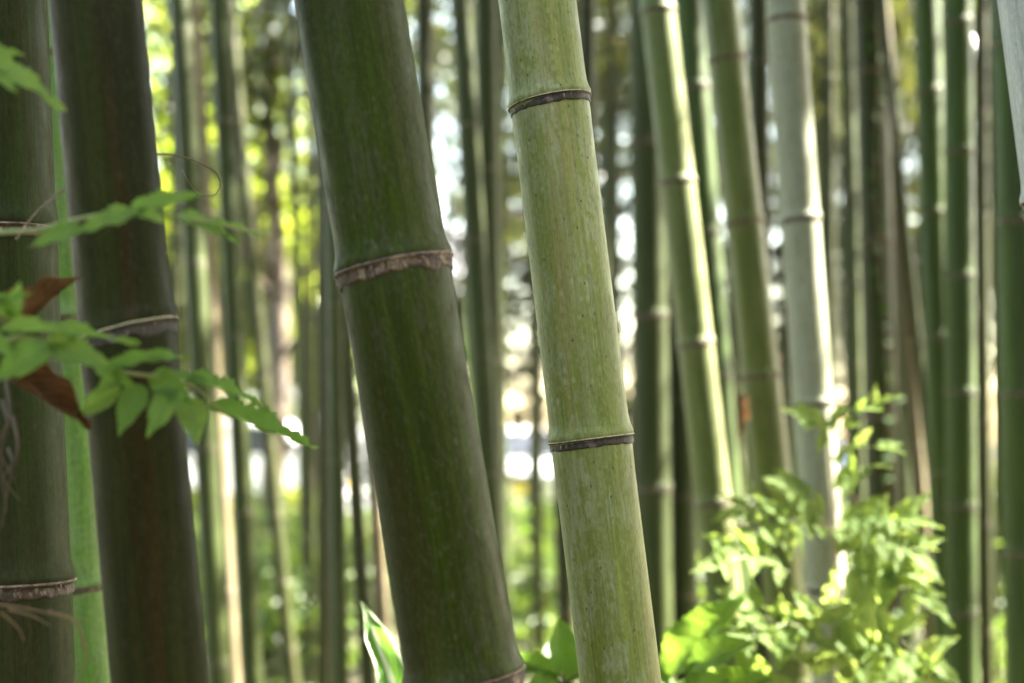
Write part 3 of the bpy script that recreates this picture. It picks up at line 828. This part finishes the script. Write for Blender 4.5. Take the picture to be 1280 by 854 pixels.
def frond(p0, p1, n, ll, y0, y1, up=.9, sag=0.0, root=None):
    root = root or vine
    y0, y1 = y0 * 1.19, y1 * 1.19
    A, B = at(*p0, y0), at(*p1, y1)
    d = (B - A); L = d.length; d.normalize()
    mid = (A + B) / 2 + Vector((0, 0, L * .12))
    frond_stems.append(([A, mid, B], .0012, .0005))
    cv = bez([A, mid, B], 8)
    for i in range(n):
        f = .15 + .8 * i / max(1, n - 1)
        P = cv[min(16, int(f * 16))]
        for sgn in (-1, 1):
            if rv.random() < .06: continue
            nrm = face(up + rv.uniform(-.5, .7), 1, rv.uniform(-.5, .5))
            s = d.cross(nrm).normalized() * sgn
            dr = (d * rv.uniform(.35, .75) + s + Vector((0, rv.uniform(-.35, .25), -sag + rv.uniform(-.3, .15)))).normalized()
            l = ll * rv.uniform(.75, 1.4) * (1 - .25 * f) * y0 / F_PX
            put_leaf(root, SERR[rv.randrange(4)], 'vine', P, P + dr * l * 1.1, l * rv.uniform(.42, .56), nrm)
    l = ll * 1.15 * y0 / F_PX
    put_leaf(root, SERR[0], 'vine', B, B + (d + Vector((0, 0, -.2))).normalized() * l, l * .40, face(up, 1, .4))


frond((1040, 660), (912, 692), 6, 42, 2.33, 2.22, 1.0)
frond((1035, 645), (930, 640), 5, 40, 2.36, 2.30, 1.1)
frond((1046, 670), (1125, 650), 4, 50, 2.34, 2.24, .8)
frond((1046, 650), (1138, 690), 5, 50, 2.32, 2.18, .9, .2)
frond((1050, 690), (1120, 705), 4, 50, 2.30, 2.2, .8)
frond((1060, 715), (1145, 742), 4, 58, 2.28, 2.14, .5, .7)
frond((1040, 575), (1100, 560), 3, 32, 2.36, 2.28, 1.0)
frond((1036, 550), (1000, 520), 3, 30, 2.36, 2.32, 1.0)
frond((1050, 540), (1095, 505), 2, 28, 2.36, 2.32, 1.0)
frond((1034, 530), (1075, 512), 2, 26, 2.36, 2.30, 1.0)
frond((1042, 610), (1085, 585), 3, 34, 2.35, 2.28, .9)
frond((985, 715), (900, 705), 3, 38, 2.2, 2.12, 1.0)
frond((1030, 650), (985, 610), 3, 36, 2.34, 2.30, 1.0)
stem(vine, frond_stems, 'greenstem', 'leaf_stalks', 5)
frond_stems = []
bp = Vector((.61, 2.62, 0))
low = thing('leafy_shrub', 'low sunlit shrub of pale pointed leaflets below the vine at the bottom right', 'shrub', bp)
bpy.context.view_layer.update()
stem(low, [([bp, at(1045, 1100, 2.62), at(1040, 920, 2.62), at(1045, 800, 2.62)], .004, .0015), ([bp + Vector((-.01, 0, .3)), at(1000, 1000, 2.62), at(985, 860, 2.62)], .003, .0012)], 'greenstem')
frond((1045, 780), (1158, 824), 4, 54, 2.26, 2.12, .8, 0, low)
frond((1040, 800), (930, 800), 5, 50, 2.24, 2.12, .9, 0, low)
frond((1030, 860), (940, 762), 4, 52, 2.22, 2.16, .8, 0, low)
frond((1050, 850), (1110, 790), 4, 50, 2.22, 2.14, .8, 0, low)
frond((1000, 840), (1030, 752), 4, 46, 2.22, 2.16, .9, 0, low)
frond((1040, 880), (1150, 858), 4, 54, 2.2, 2.1, .9, 0, low)
frond((1000, 880), (900, 850), 4, 50, 2.16, 2.08, .9, 0, low)
stem(low, frond_stems, 'greenstem', 'leaf_stalks', 5)

# broad serrated leaves left of the vine
bp = Vector((.40, 2.42, 0))
r = thing('broad_leaf_plant', 'bright green plant with big serrated leaves left of the sunlit vine', 'plant', bp)
bpy.context.view_layer.update()
stem(r, [([bp, at(870, 1100, 2.418), at(862, 900, 2.396), at(838, 838, 2.373)], .004, .002), ([at(868, 960, 2.407), at(890, 870, 2.373), at(872, 840, 2.328)], .003, .0015)], 'greenstem')
for bu, bv, tu, tv, wp, y0, y1, up, sd_ in [(832, 842, 918, 742, 58, 2.373, 2.328, .7, -.3), (862, 838, 928, 796, 44, 2.328, 2.26, .9, .1), (842, 850, 812, 880, 50, 2.35, 2.283, .6, 0),
                                           (880, 872, 956, 842, 50, 2.328, 2.283, .8, 0), (850, 870, 905, 846, 40, 2.283, 2.237, .7, .2)]:
    put_leaf(r, BIGS[wp % 2], 'broad', at(bu, bv, y0), at(tu, tv, y1), wp * y0 / F_PX, face(up, 1, sd_))

# smooth oval leaves between the two leaning culms
bp = Vector((.06, 2.2, 0))
r = thing('broad_leaf_plant', 'plant with smooth oval leaves at the bottom between the two leaning near culms', 'plant', bp)
bpy.context.view_layer.update()
stem(r, [([bp, at(700, 1100, 2.2), at(703, 900, 2.2), at(702, 838, 2.2)], .004, .002), ([at(703, 880, 2.2), at(690, 850, 2.2), at(672, 840, 2.18)], .002, .001)], 'greenstem')
for i, (bu, bv, tu, tv, wp, up, sd_, dy) in enumerate([(702, 846, 710, 776, 46, .3, .5, .0), (700, 848, 632, 812, 30, .8, 0, .03), (700, 852, 660, 862, 34, .8, 0, -.06), (706, 850, 760, 820, 34, .7, 0, .05)]):
    put_leaf(r, OVAL[i % 2], 'broad', at(bu, bv, 2.2), at(tu, tv, 2.2 + dy), wp * 2.2 / F_PX, face(up, 1, sd_))

# variegated blade
bp = Vector((-.17, 2.1, 0))
r = thing('variegated_plant', 'white-striped variegated blade leaf beside the foot of the thick olive culm', 'plant', bp)
bpy.context.view_layer.update()
stem(r, [([bp, at(500, 1100, 2.1), at(504, 960, 2.1), at(505, 900, 2.1)], .004, .003)], 'greenstem')
put_leaf(r, LANCE[0], 'varieg', at(506, 905, 2.1), at(458, 756, 2.06), 46 * 2.1 / F_PX, face(.15, 1, .35))
put_leaf(r, LANCE[1], 'varieg', at(506, 930, 2.1), at(560, 820, 2.2), 40 * 2.1 / F_PX, face(.3, 1, -.3))
put_leaf(r, LANCE[0], 'varieg', at(504, 960, 2.1), at(430, 880, 2.05), 40 * 2.1 / F_PX, face(.6, 1, .2))

# creeper up the olive culm
cr, cb, cax, cR = [c for c in CULMS if c[0] == K][0]
creeper = thing('creeper', 'small round-leaved creeper clinging to the olive culm', 'creeper', cb + Vector((0, -cR - .01, 0)))
bpy.context.view_layer.update()
cpts = [cb + cax * s + Vector((.012 * sin(s * 5), -cR - .006, 0)) for s in np.linspace(0, 2.9, 16)]
stem(creeper, [(cpts, .003, .0015)], 'twig')
for i in range(40):
    s = .2 + 2.65 * i / 39
    P = cb + cax * s + Vector((random.uniform(-.03, .03), -cR - .01, 0))
    dr = Vector((random.uniform(-1, 1), -.35, random.uniform(-.9, .3))).normalized()
    put_leaf(creeper, OVAL[i % 2], 'creeper', P, P + dr * random.uniform(.03, .05), random.uniform(.03, .042), face(.6, 1, random.uniform(-.4, .4)))

# ------------------------------------------------------------------ ground, undergrowth
def grid_ground():
    xs = np.concatenate([np.linspace(-220, -14, 12), np.linspace(-12, 12, 60), np.linspace(14, 220, 12)])
    ys = np.concatenate([np.linspace(-60, -4, 6), np.linspace(-2, 23, 70), np.linspace(25, 400, 12)])
    X, Y = np.meshgrid(xs, ys, indexing='ij')
    Z = np.where((np.abs(X) < 13) & (Y < 22.5), .02 * np.sin(X * 2.1 + Y) + .02 * np.sin(Y * 1.7 - X * .6), 0) - .03
    V = np.stack([X, Y, Z], 2).reshape(-1, 3)
    ny = len(ys)
    i, j = np.meshgrid(np.arange(len(xs) - 1), np.arange(ny - 1), indexing='ij')
    Fq = np.stack([i * ny + j, (i + 1) * ny + j, (i + 1) * ny + j + 1, i * ny + j + 1], 2).reshape(-1, 4)
    return np_mesh('ground', V, Fq)


g = link('ground', grid_ground(), mat_plain('soil', (0.030, 0.030, 0.012), (0.05, 0.04, 0.02), 3.0, .95, bump=.6))
g['kind'] = 'structure'


def box_mesh(name, x0, x1, y0, y1, z0, z1):
    V = [(x0, y0, z0), (x1, y0, z0), (x1, y1, z0), (x0, y1, z0), (x0, y0, z1), (x1, y0, z1), (x1, y1, z1), (x0, y1, z1)]
    return np_mesh(name, V, [(0, 3, 2, 1), (4, 5, 6, 7), (0, 1, 5, 4), (1, 2, 6, 5), (2, 3, 7, 6), (3, 0, 4, 7)], None, False)


o = link('road', np_mesh('road', [(-220, 24.2, .005), (220, 24.2, .005), (220, 31, .005), (-220, 31, .005)], [(0, 1, 2, 3)]), mat_plain('asphalt', (.055, .055, .057), (.04, .04, .042), 8, .9)); o['kind'] = 'structure'
o = link('kerb', box_mesh('kerb', -220, 220, 24.0, 24.2, -.05, .13), mat_plain('kerb_stone', (.36, .35, .33), None, 6, .9)); o['kind'] = 'structure'
o = link('pavement', box_mesh('pavement', -220, 220, 31, 33.5, -.05, .12), mat_plain('paving', (.42, .40, .37), None, 4, .9)); o['kind'] = 'structure'

n = 9000
P = np.stack([rng.uniform(-7, 7, n), rng.uniform(1.2, 20, n), np.zeros(n) + .01], 1)
Vv, Ff = leaf_soup(P, .11, .2, 0.0, 3.0)
o = link('leaf_litter', np_mesh('leaf_litter', Vv, Ff, None, False), M['litter']); o['kind'] = 'stuff'; o['label'] = 'dry straw-coloured bamboo leaves strewn over the grove floor'
n = 26000
P = np.stack([rng.uniform(-9, 9, n), rng.uniform(5.5, 21, n), rng.uniform(0, 1, n) ** 1.3], 1)
P[:, 2] *= .1 + .45 * np.clip(.5 + .5 * np.sin(P[:, 0] * 1.7 + 1) * np.sin(P[:, 1] * 1.1), 0, 1)
Vv, Ff = leaf_soup(P, .10, .45, 0.1, 1.0)
o = link('ground_cover', np_mesh('ground_cover', Vv, Ff, None, False), M['shrub']); o['kind'] = 'stuff'; o['label'] = 'low leafy ground cover under the far culms'


def blob_leaves(c, rx, ry, rz, n, rg, hollow=.35, clumps=30, cs=.35, thin=None):
    """leaf positions in clumps inside an ellipsoid"""
    d = rg.normal(0, 1, (clumps, 3)); d /= np.linalg.norm(d, axis=1)[:, None]
    rr = rg.uniform(hollow, 1, clumps) ** .6
    cc = d * rr[:, None] * np.array([rx, ry, rz])
    if thin:
        cc = cc[(rg.random(clumps) < np.where(cc[:, 2] + c[2] > thin[0], thin[1], 1))]
        n = int(n * len(cc) / clumps); clumps = len(cc)
    k = rg.integers(0, clumps, n)
    sz = rg.uniform(.6, 1.3, clumps)[k]
    return np.array(c) + cc[k] + rg.normal(0, 1, (n, 3)) * sz[:, None] * cs * np.array([1, 1, .75])


def shrub(x, y, h, rad, label, group, mat='shrub', n=900, size=.10):
    root = thing('shrub', label, 'shrub', (x, y, 0), group)
    rg = np.random.default_rng(int(abs(x * 100) + y * 37))
    P = blob_leaves((0, 0, h * .6), rad, rad, h * .42, n, rg, .2, 18, rad * .28)
    P[:, 2] = np.abs(P[:, 2])
    Vv, Ff = leaf_soup(P, size, .45, .2, .8, rg)
    link('foliage', np_mesh('foliage', Vv, Ff, None, False), M[mat], root)
    paths = []
    for i in range(7):
        a = rg.uniform(0, 2 * pi); e = Vector((cos(a) * rad * .7, sin(a) * rad * .7, h * rg.uniform(.6, .95)))
        paths.append(([Vector((0, 0, -.03)), e * .5 + Vector((0, 0, h * .1)), e], [.012, .008, .003]))
    link('branches', tube_mesh('branches', paths, 5), M['bark'], root)
    return root


sh = [(-1.75, 9.5, .75), (-.9, 10.5, .7), (.1, 8.6, .7), (.35, 10.5, .9), (-.2, 12.5, .9), (1.0, 9.5, .7), (2.2, 9.0, .8), (3.4, 9.8, .9), (-2.8, 11, .8), (-1.6, 13, .9), (1.9, 12.5, .9), (4.3, 12.5, 1.0), (-3.9, 12.8, .9), (2.9, 7.2, .75), (-1.3, 8.0, .55), (-2.4, 8.6, .6), (-1.9, 11.5, .9), (-2.3, 10.2, .8)]
for x, y, h in sh:
    shrub(x, y, h, h * .75, 'leafy green shrub low in the blurred far grove', 'shrubs of the far grove')

for x, y, h, lab in ((-1.15, 18.6, 2.3, 'tall dark bush beyond the grove left of the bright gap by the kei car'), (1.35, 19.0, 2.2, 'tall dark bush beyond the grove behind the foot of the pale culm'),
                     (2.9, 19.4, 2.1, 'tall dark bush beyond the grove behind the leaning sunlit-edged culms')):
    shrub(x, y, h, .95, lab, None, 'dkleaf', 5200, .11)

# ------------------------------------------------------------------ trees beyond the grove
def tree(x, y, h, z0, rad, label, mat, n, size=.15, clumps=60, group=None, cs=.5):
    root = thing('tree', label, 'tree', (x, y, 0), group)
    rg = np.random.default_rng(int(abs(x) * 91 + y * 13 + h * 7))
    zc, rz = (h + z0) / 2, (h - z0) / 2
    paths = [(bez([Vector((0, 0, -.1)), Vector((.1, 0, h * .3)), Vector((-.05, .1, h * .6)), Vector((.1, 0, h * .92))], 6), [h * (.017 - .0155 * i / 18) for i in range(19)])]
    limbs = []
    for i in range(9):
        a = rg.uniform(0, 2 * pi); z = h * rg.uniform(.2, .7)
        e = Vector((cos(a) * rad * .8, sin(a) * rad * .8, min(h * .95, z + rad * rg.uniform(.2, .8))))
        s_ = Vector((0, 0, z))
        limbs.append(([s_, (s_ + e) / 2 + Vector((0, 0, .15)), e], [h * .005, h * .0035, .008]))
    link('trunk', tube_mesh('trunk', paths + limbs, 8), M['bark'], root)
    P = blob_leaves((0, 0, zc), rad, rad, rz, n, rg, .15, clumps, cs, (3.0, .8) if mat == 'dkleaf' and y > 0 else None)
    P = P[P[:, 2] > z0 * .6]
    Vv, Ff = leaf_soup(P, size, .5, .3, .8, rg)
    link('crown', np_mesh('crown', Vv, Ff, None, False), M[mat], root)
    return root


tree(-7.4, 17, 8, 1.4, 2.3, 'sunlit yellow-green tree farthest left behind the mossy left-edge culm', 'tleaf', 29160, .13, 2916, None, .09)
tree(-4.6, 18.8, 8.2, 1.5, 2.2, 'glowing yellow-green tree seen in the gap right of the dark brownish culm', 'tleaf', 27337, .13, 2733, None, .09)
tree(-3.1, 22.0, 5.6, 1.6, 1.9, 'bright leafy tree behind the tight cluster of thin culms', 'tleaf', 23692, .13, 2187, None, .09)
tree(-3.5, 16.2, 4.5, 1.7, 1.0, 'young bright tree between the grey culm and the tight cluster', 'tleaf', 10206, .13, 947, None, .09)
tree(-4.9, 15.6, 4.8, 1.9, 1.1, 'young bright tree just right of the dark brownish culm', 'tleaf', 10935, .13, 1020, None, .09)
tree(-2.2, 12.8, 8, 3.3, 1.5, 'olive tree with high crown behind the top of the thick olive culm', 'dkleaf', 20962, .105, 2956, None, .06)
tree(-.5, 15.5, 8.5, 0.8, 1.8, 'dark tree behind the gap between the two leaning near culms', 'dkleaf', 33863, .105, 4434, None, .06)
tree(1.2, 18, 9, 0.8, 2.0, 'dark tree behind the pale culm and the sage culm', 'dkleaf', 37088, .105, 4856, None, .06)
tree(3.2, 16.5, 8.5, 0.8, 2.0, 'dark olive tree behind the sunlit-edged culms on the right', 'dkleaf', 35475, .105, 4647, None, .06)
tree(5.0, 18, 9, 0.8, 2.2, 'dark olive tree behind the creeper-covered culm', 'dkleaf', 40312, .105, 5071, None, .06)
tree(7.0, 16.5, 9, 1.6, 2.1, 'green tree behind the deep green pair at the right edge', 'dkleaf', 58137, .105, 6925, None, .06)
# unseen trees added behind the camera to keep the low sky off the culms' near sides
for x, y in ((3.6, -4.0), (0.8, -6.0), (6.5, -1.0), (-2.2, -7.5), (7.5, -6.0), (-7.5, -5.5), (3.2, -8.5), (-4.5, -9.5), (8.5, 1.5), (-6.5, -1.0), (-7.5, 3.0)):
    tree(x, y, 7.5, .5, 2.3, 'unseen leafy tree added behind the camera to screen the low sky', 'dkleaf', 8000, .2, 160, 'unseen trees added behind the camera')


def hedge(x0, x1, y, h, label, mat='hedge', dens=2600):
    root = thing('hedge', label, 'hedge', ((x0 + x1) / 2, y, 0))
    rg = np.random.default_rng(int(abs(x0) * 31 + y))
    n = int(dens * (x1 - x0))
    L = (x1 - x0) / 2
    P = np.stack([rg.uniform(-L, L, n), rg.normal(0, .22, n), h * rg.uniform(0, 1, n) ** .75], 1)
    P[:, 2] *= .88 + .12 * np.sin(P[:, 0] * 5)
    Vv, Ff = leaf_soup(P, .09, .5, .1, .8, rg)
    link('foliage', np_mesh('foliage', Vv, Ff, None, False), M[mat], root)
    link('branches', tube_mesh('branches', [([Vector((x, 0, -.03)), Vector((x + .05, .03, h * .5)), Vector((x, 0, h * .9))], [.02, .015, .006]) for x in np.linspace(-L, L, int(4 * L) + 2)], 5), M['bark'], root)


hedge(-7, -2.6, 20.5, .62, 'low sunlit yellow-green hedge in front of the white parked van at left')
hedge(-1.2, 2.2, 22.5, .40, 'low green hedge strip in front of the white kei car', 'shrub', 1800)
hedge(2.6, 8, 21.5, .9, 'green hedge along the road behind the sunlit vine', 'shrub', 2200)

# ------------------------------------------------------------------ street beyond: cars and houses
M['paint'] = mat_plain('white_paint', (.78, .78, .79), (.74, .74, .76), 2, .25, coat=.6)
M['paint_blue'] = mat_plain('pale_blue_paint', (.30, .38, .58), (.28, .36, .55), 2, .25, coat=.6)
M['glass'] = mat_plain('tinted_glass', (.035, .04, .05), (.05, .055, .07), 1, .06)
M['tyre'] = mat_plain('tyre_rubber', (.025, .025, .025), None, 30, .85)
M['rim'] = mat_plain('wheel_rim', (.55, .55, .56), None, 10, .35, .8)
M['lamp'] = mat_plain('headlight_glass', (.75, .75, .72), None, 10, .1)
M['tail'] = mat_plain('tail_light', (.45, .03, .02), None, 10, .2)
M['plate'] = mat_plain('yellow_plate', (.75, .55, .05), None, 10, .5)
M['trim'] = mat_plain('dark_trim', (.03, .03, .03), None, 20, .6)


def prism(name, prof, w_, inset=None, bevel=.0):
    """side profile (x, z) extruded across y, top points narrowed"""
    n = len(prof)
    V = []
    for sg in (-1, 1):
        for x, z in prof:
            ww = w_ / 2 - (inset(z) if inset else 0)
            V.append((x, sg * ww, z))
    Fs = [tuple(range(n))[::-1], tuple(range(n, 2 * n))] + [(i, (i + 1) % n, n + (i + 1) % n, n + i) for i in range(n)]
    Fs = [tuple(reversed(f)) for f in Fs]
    me = np_mesh(name, V, Fs, None, False)
    import bmesh
    bm = bmesh.new(); bm.from_mesh(me)
    bmesh.ops.recalc_face_normals(bm, faces=bm.faces)
    if bevel:
        bmesh.ops.bevel(bm, geom=bm.edges[:], offset=bevel, segments=2, affect='EDGES', clamp_overlap=True)
    bm.to_mesh(me); bm.free()
    return me


def disc(name, r, w_, segs=24, hub=.55):
    V, Fs = [], []
    prof = [(r * hub, -w_ / 2), (r * .93, -w_ / 2), (r, -w_ * .36), (r, w_ * .36), (r * .93, w_ / 2), (r * hub, w_ / 2)]
    for k in range(segs):
        a = 2 * pi * k / segs
        for rr_, y in prof: V.append((rr_ * cos(a), y, rr_ * sin(a)))
    m = len(prof)
    for k in range(segs):
        k2 = (k + 1) % segs
        for j in range(m - 1): Fs.append((k * m + j, k2 * m + j, k2 * m + j + 1, k * m + j + 1))
    return np_mesh(name, V, Fs)


def rim_mesh(r, w_):
    V, Fs = [(0, -w_ * .3, 0), (0, w_ * .3, 0)], []
    s = 20
    for k in range(s):
        a = 2 * pi * k / s
        rr_ = r * (.97 if k % 4 < 2 else .72)
        V += [(r * cos(a), -w_ * .42, r * sin(a)), (r * cos(a), w_ * .42, r * sin(a)), (rr_ * .6 * cos(a), -w_ * .3, rr_ * .6 * sin(a)), (rr_ * .6 * cos(a), w_ * .3, rr_ * .6 * sin(a))]
    for k in range(s):
        a, b = 2 + 4 * k, 2 + 4 * ((k + 1) % s)
        Fs += [(a, a + 2, b + 2, b), (a + 1, b + 1, b + 3, a + 3), (0, b + 2, a + 2), (1, a + 3, b + 3)]
    return np_mesh('rim', V, Fs)


def car(label, loc, rotz, body, glasshouse, wdt, paint, wheels, ins=.18):
    root = thing('parked_car', label, 'car', loc)
    root.rotation_euler = (0, 0, rotz)
    zb = max(z for x, z in body)
    link('body', prism('body', body, wdt, lambda z: max(0, (z - .75) * .08), .05), M[paint], root)
    z1 = max(z for x, z in glasshouse)
    link('cabin', prism('cabin', glasshouse, wdt - .06, lambda z: max(0, (z - zb) * ins), .06), M[paint], root)
    # windows slightly proud of the cabin
    cx = sum(x for x, z in glasshouse) / len(glasshouse)
    def shrink(f): return [(cx + (x - cx) * f, zb + .05 + (z - zb) * .80) for x, z in glasshouse]
    for (x0, x1, nm) in ((-.94, -.04, 'rear'), (.02, .94, 'front')):
        pf = shrink(1.0)
        xs_ = sorted(x for x, z in glasshouse)
        xa, xb = xs_[0], xs_[-1]
        lo = [x for x, z in glasshouse if z < zb + .05]; hi = [x for x, z in glasshouse if z > z1 - .05]
        def X(f, z):
            t_ = (z - zb) / (z1 - zb)
            a_ = min(lo) + (min(hi) - min(lo)) * t_; b_ = max(lo) + (max(hi) - max(lo)) * t_
            return (a_ + b_) / 2 + f * (b_ - a_) / 2
        za, zc = zb + .06, z1 - .12
        for sg in (-1, 1):
            V = []
            for z in (za, zc):
                yy = (wdt - .06) / 2 - max(0, (z - zb) * ins) + .006
                for f in (x0 + .05, x1 - .03): V.append((X(f, z), sg * yy, z))
            V += [(x, y - sg * .03, z) for x, y, z in V]
            link('side_window', np_mesh('side_window', V, [(0, 1, 3, 2), (4, 6, 7, 5), (0, 4, 5, 1), (2, 3, 7, 6), (0, 2, 6, 4), (1, 5, 7, 3)], None, False), M['glass'], root)
    lo = [x for x, z in glasshouse if z < zb + .05]; hi = [x for x, z in glasshouse if z > z1 - .05]
    for nm, xl, xh, dx in (('windscreen', max(lo), max(hi), .012), ('rear_window', min(lo), min(hi), -.012)):
        V = []
        for t_ in (.12, .86):
            z = zb + (z1 - zb) * t_; x = xl + (xh - xl) * t_ + dx
            yy = (wdt - .06) / 2 - max(0, (z - zb) * ins) - .09
            V += [(x, -yy, z), (x, yy, z)]
        V += [(x - dx * 2.4, y, z) for x, y, z in V]
        link(nm, np_mesh(nm, V, [(0, 1, 3, 2), (4, 6, 7, 5), (0, 4, 5, 1), (2, 3, 7, 6), (0, 2, 6, 4), (1, 5, 7, 3)], None, False), M['glass'], root)
    for x in wheels:
        for sg in (-1, 1):
            wl = thing('wheel', '', '', (0, 0, 0)); del wl['label'], wl['category']
            wl.parent = root; wl.location = (x, sg * (wdt / 2 - .08), .29)
            link('tyre', disc('tyre', .29, .18), M['tyre'], wl); link('rim', rim_mesh(.17, .17), M['rim'], wl)
    xf = max(x for x, z in body); xr = min(x for x, z in body)
    for sg in (-1, 1):
        a = link('headlight', prism('headlight', [(-.04, -.07), (.03, -.07), (.02, .07), (-.04, .07)], .3, None, .015), M['lamp'], root); a.location = (xf - .015, sg * (wdt / 2 - .24), .68)
        a = link('tail_light', prism('tail_light', [(-.03, -.12), (.03, -.12), (.03, .12), (-.02, .12)], .14, None, .012), M['tail'], root); a.location = (xr + .01, sg * (wdt / 2 - .14), .8)
        a = link('mirror', prism('mirror', [(-.05, -.06), (.05, -.06), (.04, .06), (-.04, .06)], .16, None, .015), M[paint], root); a.location = (max(lo) - .28, sg * (wdt / 2 + .08), zb + .12)
    a = link('number_plate', prism('number_plate', [(-.01, -.08), (.012, -.08), (.012, .08), (-.01, .08)], .33), M['plate'], root); a.location = (xf + .012, 0, .5)
    a = link('grille', prism('grille', [(-.01, -.05), (.015, -.05), (.015, .05), (-.01, .05)], .7), M['trim'], root); a.location = (xf + .006, 0, .66)
    return root


van_body = [(-1.7, .28), (1.6, .28), (1.68, .5), (1.66, .8), (1.35, .98), (-1.66, 1.0), (-1.7, .8)]
van_cab = [(-1.64, .97), (1.25, .97), (.72, 1.62), (.5, 1.68), (-1.35, 1.68), (-1.52, 1.6)]
car('white parked van beyond the low sunlit hedge at left', (-4.75, 26.0, .005), 0, van_body, van_cab, 1.5, 'paint', (-1.1, 1.1), .12)
kei_body = [(-1.65, .28), (1.6, .28), (1.66, .5), (1.62, .82), (1.1, .95), (-1.6, .98), (-1.67, .8)]
kei_cab = [(-1.58, .94), (1.02, .94), (.35, 1.5), (.15, 1.54), (-1.2, 1.54), (-1.45, 1.46)]
car('white kei car with yellow plate seen front-on left of the pale culm', (.32, 25.6, .005), R(-95), kei_body, kei_cab, 1.48, 'paint', (-1.08, 1.08))
car('pale blue parked car seen between the two sunlit-edged culms', (4.4, 26.2, .005), R(180), kei_body, kei_cab, 1.5, 'paint_blue', (-1.08, 1.08))


def house(label, x0, x1, y, d, eave, ridge, wallm, roofm, wins):
    root = thing('house', label, 'house', ((x0 + x1) / 2, y, 0))
    L = (x1 - x0) / 2
    link('wall', box_mesh('wall', -L, L, 0, d, -.05, eave), wallm, root)
    ov = .45
    V = [(-L - ov, -ov, eave - .1), (L + ov, -ov, eave - .1), (L + ov, d / 2, ridge), (-L - ov, d / 2, ridge), (-L - ov, d + ov, eave - .1), (L + ov, d + ov, eave - .1)]
    V += [(a, b, c + .14) for a, b, c in V]
    link('roof', np_mesh('roof', V, [(0, 1, 2, 3), (3, 2, 5, 4), (6, 9, 8, 7), (9, 10, 11, 8), (0, 6, 7, 1), (4, 5, 11, 10), (0, 3, 9, 6), (3, 4, 10, 9), (1, 7, 8, 2), (2, 8, 11, 5)], None, False), roofm, root)
    for wx, wz, ww, wh in wins:
        f = link('window', box_mesh('window', wx - ww / 2, wx + ww / 2, -.03, .02, wz, wz + wh), M['glass'], root)
        for nm, a in (('sill', (wx - ww / 2 - .1, wx + ww / 2 + .1, -.12, .03, wz - .09, wz - .003)), ('frame', (wx - ww / 2 - .07, wx + ww / 2 + .07, -.055, .02, wz + wh + .003, wz + wh + .08)),
                      ('frame', (wx - .03, wx + .03, -.05, -.02, wz + .002, wz + wh - .002))):
            link(nm, box_mesh(nm, *a), wallm if nm == 'sill' else M['trim'], f)
    link('door', box_mesh('door', L - 1.7, L - .8, -.04, .02, 0.02, 2.05), M['bark'], root)
    return root


stucco = mat_plain('white_stucco', (.78, .76, .74), (.70, .68, .66), 3, .9)
stucco2 = mat_plain('pale_stucco', (.72, .72, .76), (.66, .66, .70), 3, .9)
tiles = mat_plain('orange_tiles', (.20, .10, .05), (.14, .065, .035), 9, .8)
tiles2 = mat_plain('grey_tiles', (.16, .16, .17), None, 9, .8)
house('white house across the road behind the white parked van', -10.5, -1.8, 36, 8, 4.6, 7.2, stucco, tiles2, [(-3, 1.0, 1.5, 1.2), (-.6, 1.0, 1.6, 1.2), (-2.4, 3.1, 1.4, 1.0), (1.2, 3.1, 1.4, 1.0)])
house('low pale house with orange tiled roof behind the sunlit-edged culms', 4.2, 7.2, 34.5, 5, 2.3, 3.4, stucco2, tiles, [(-.5, .9, 1.2, 1.1)])
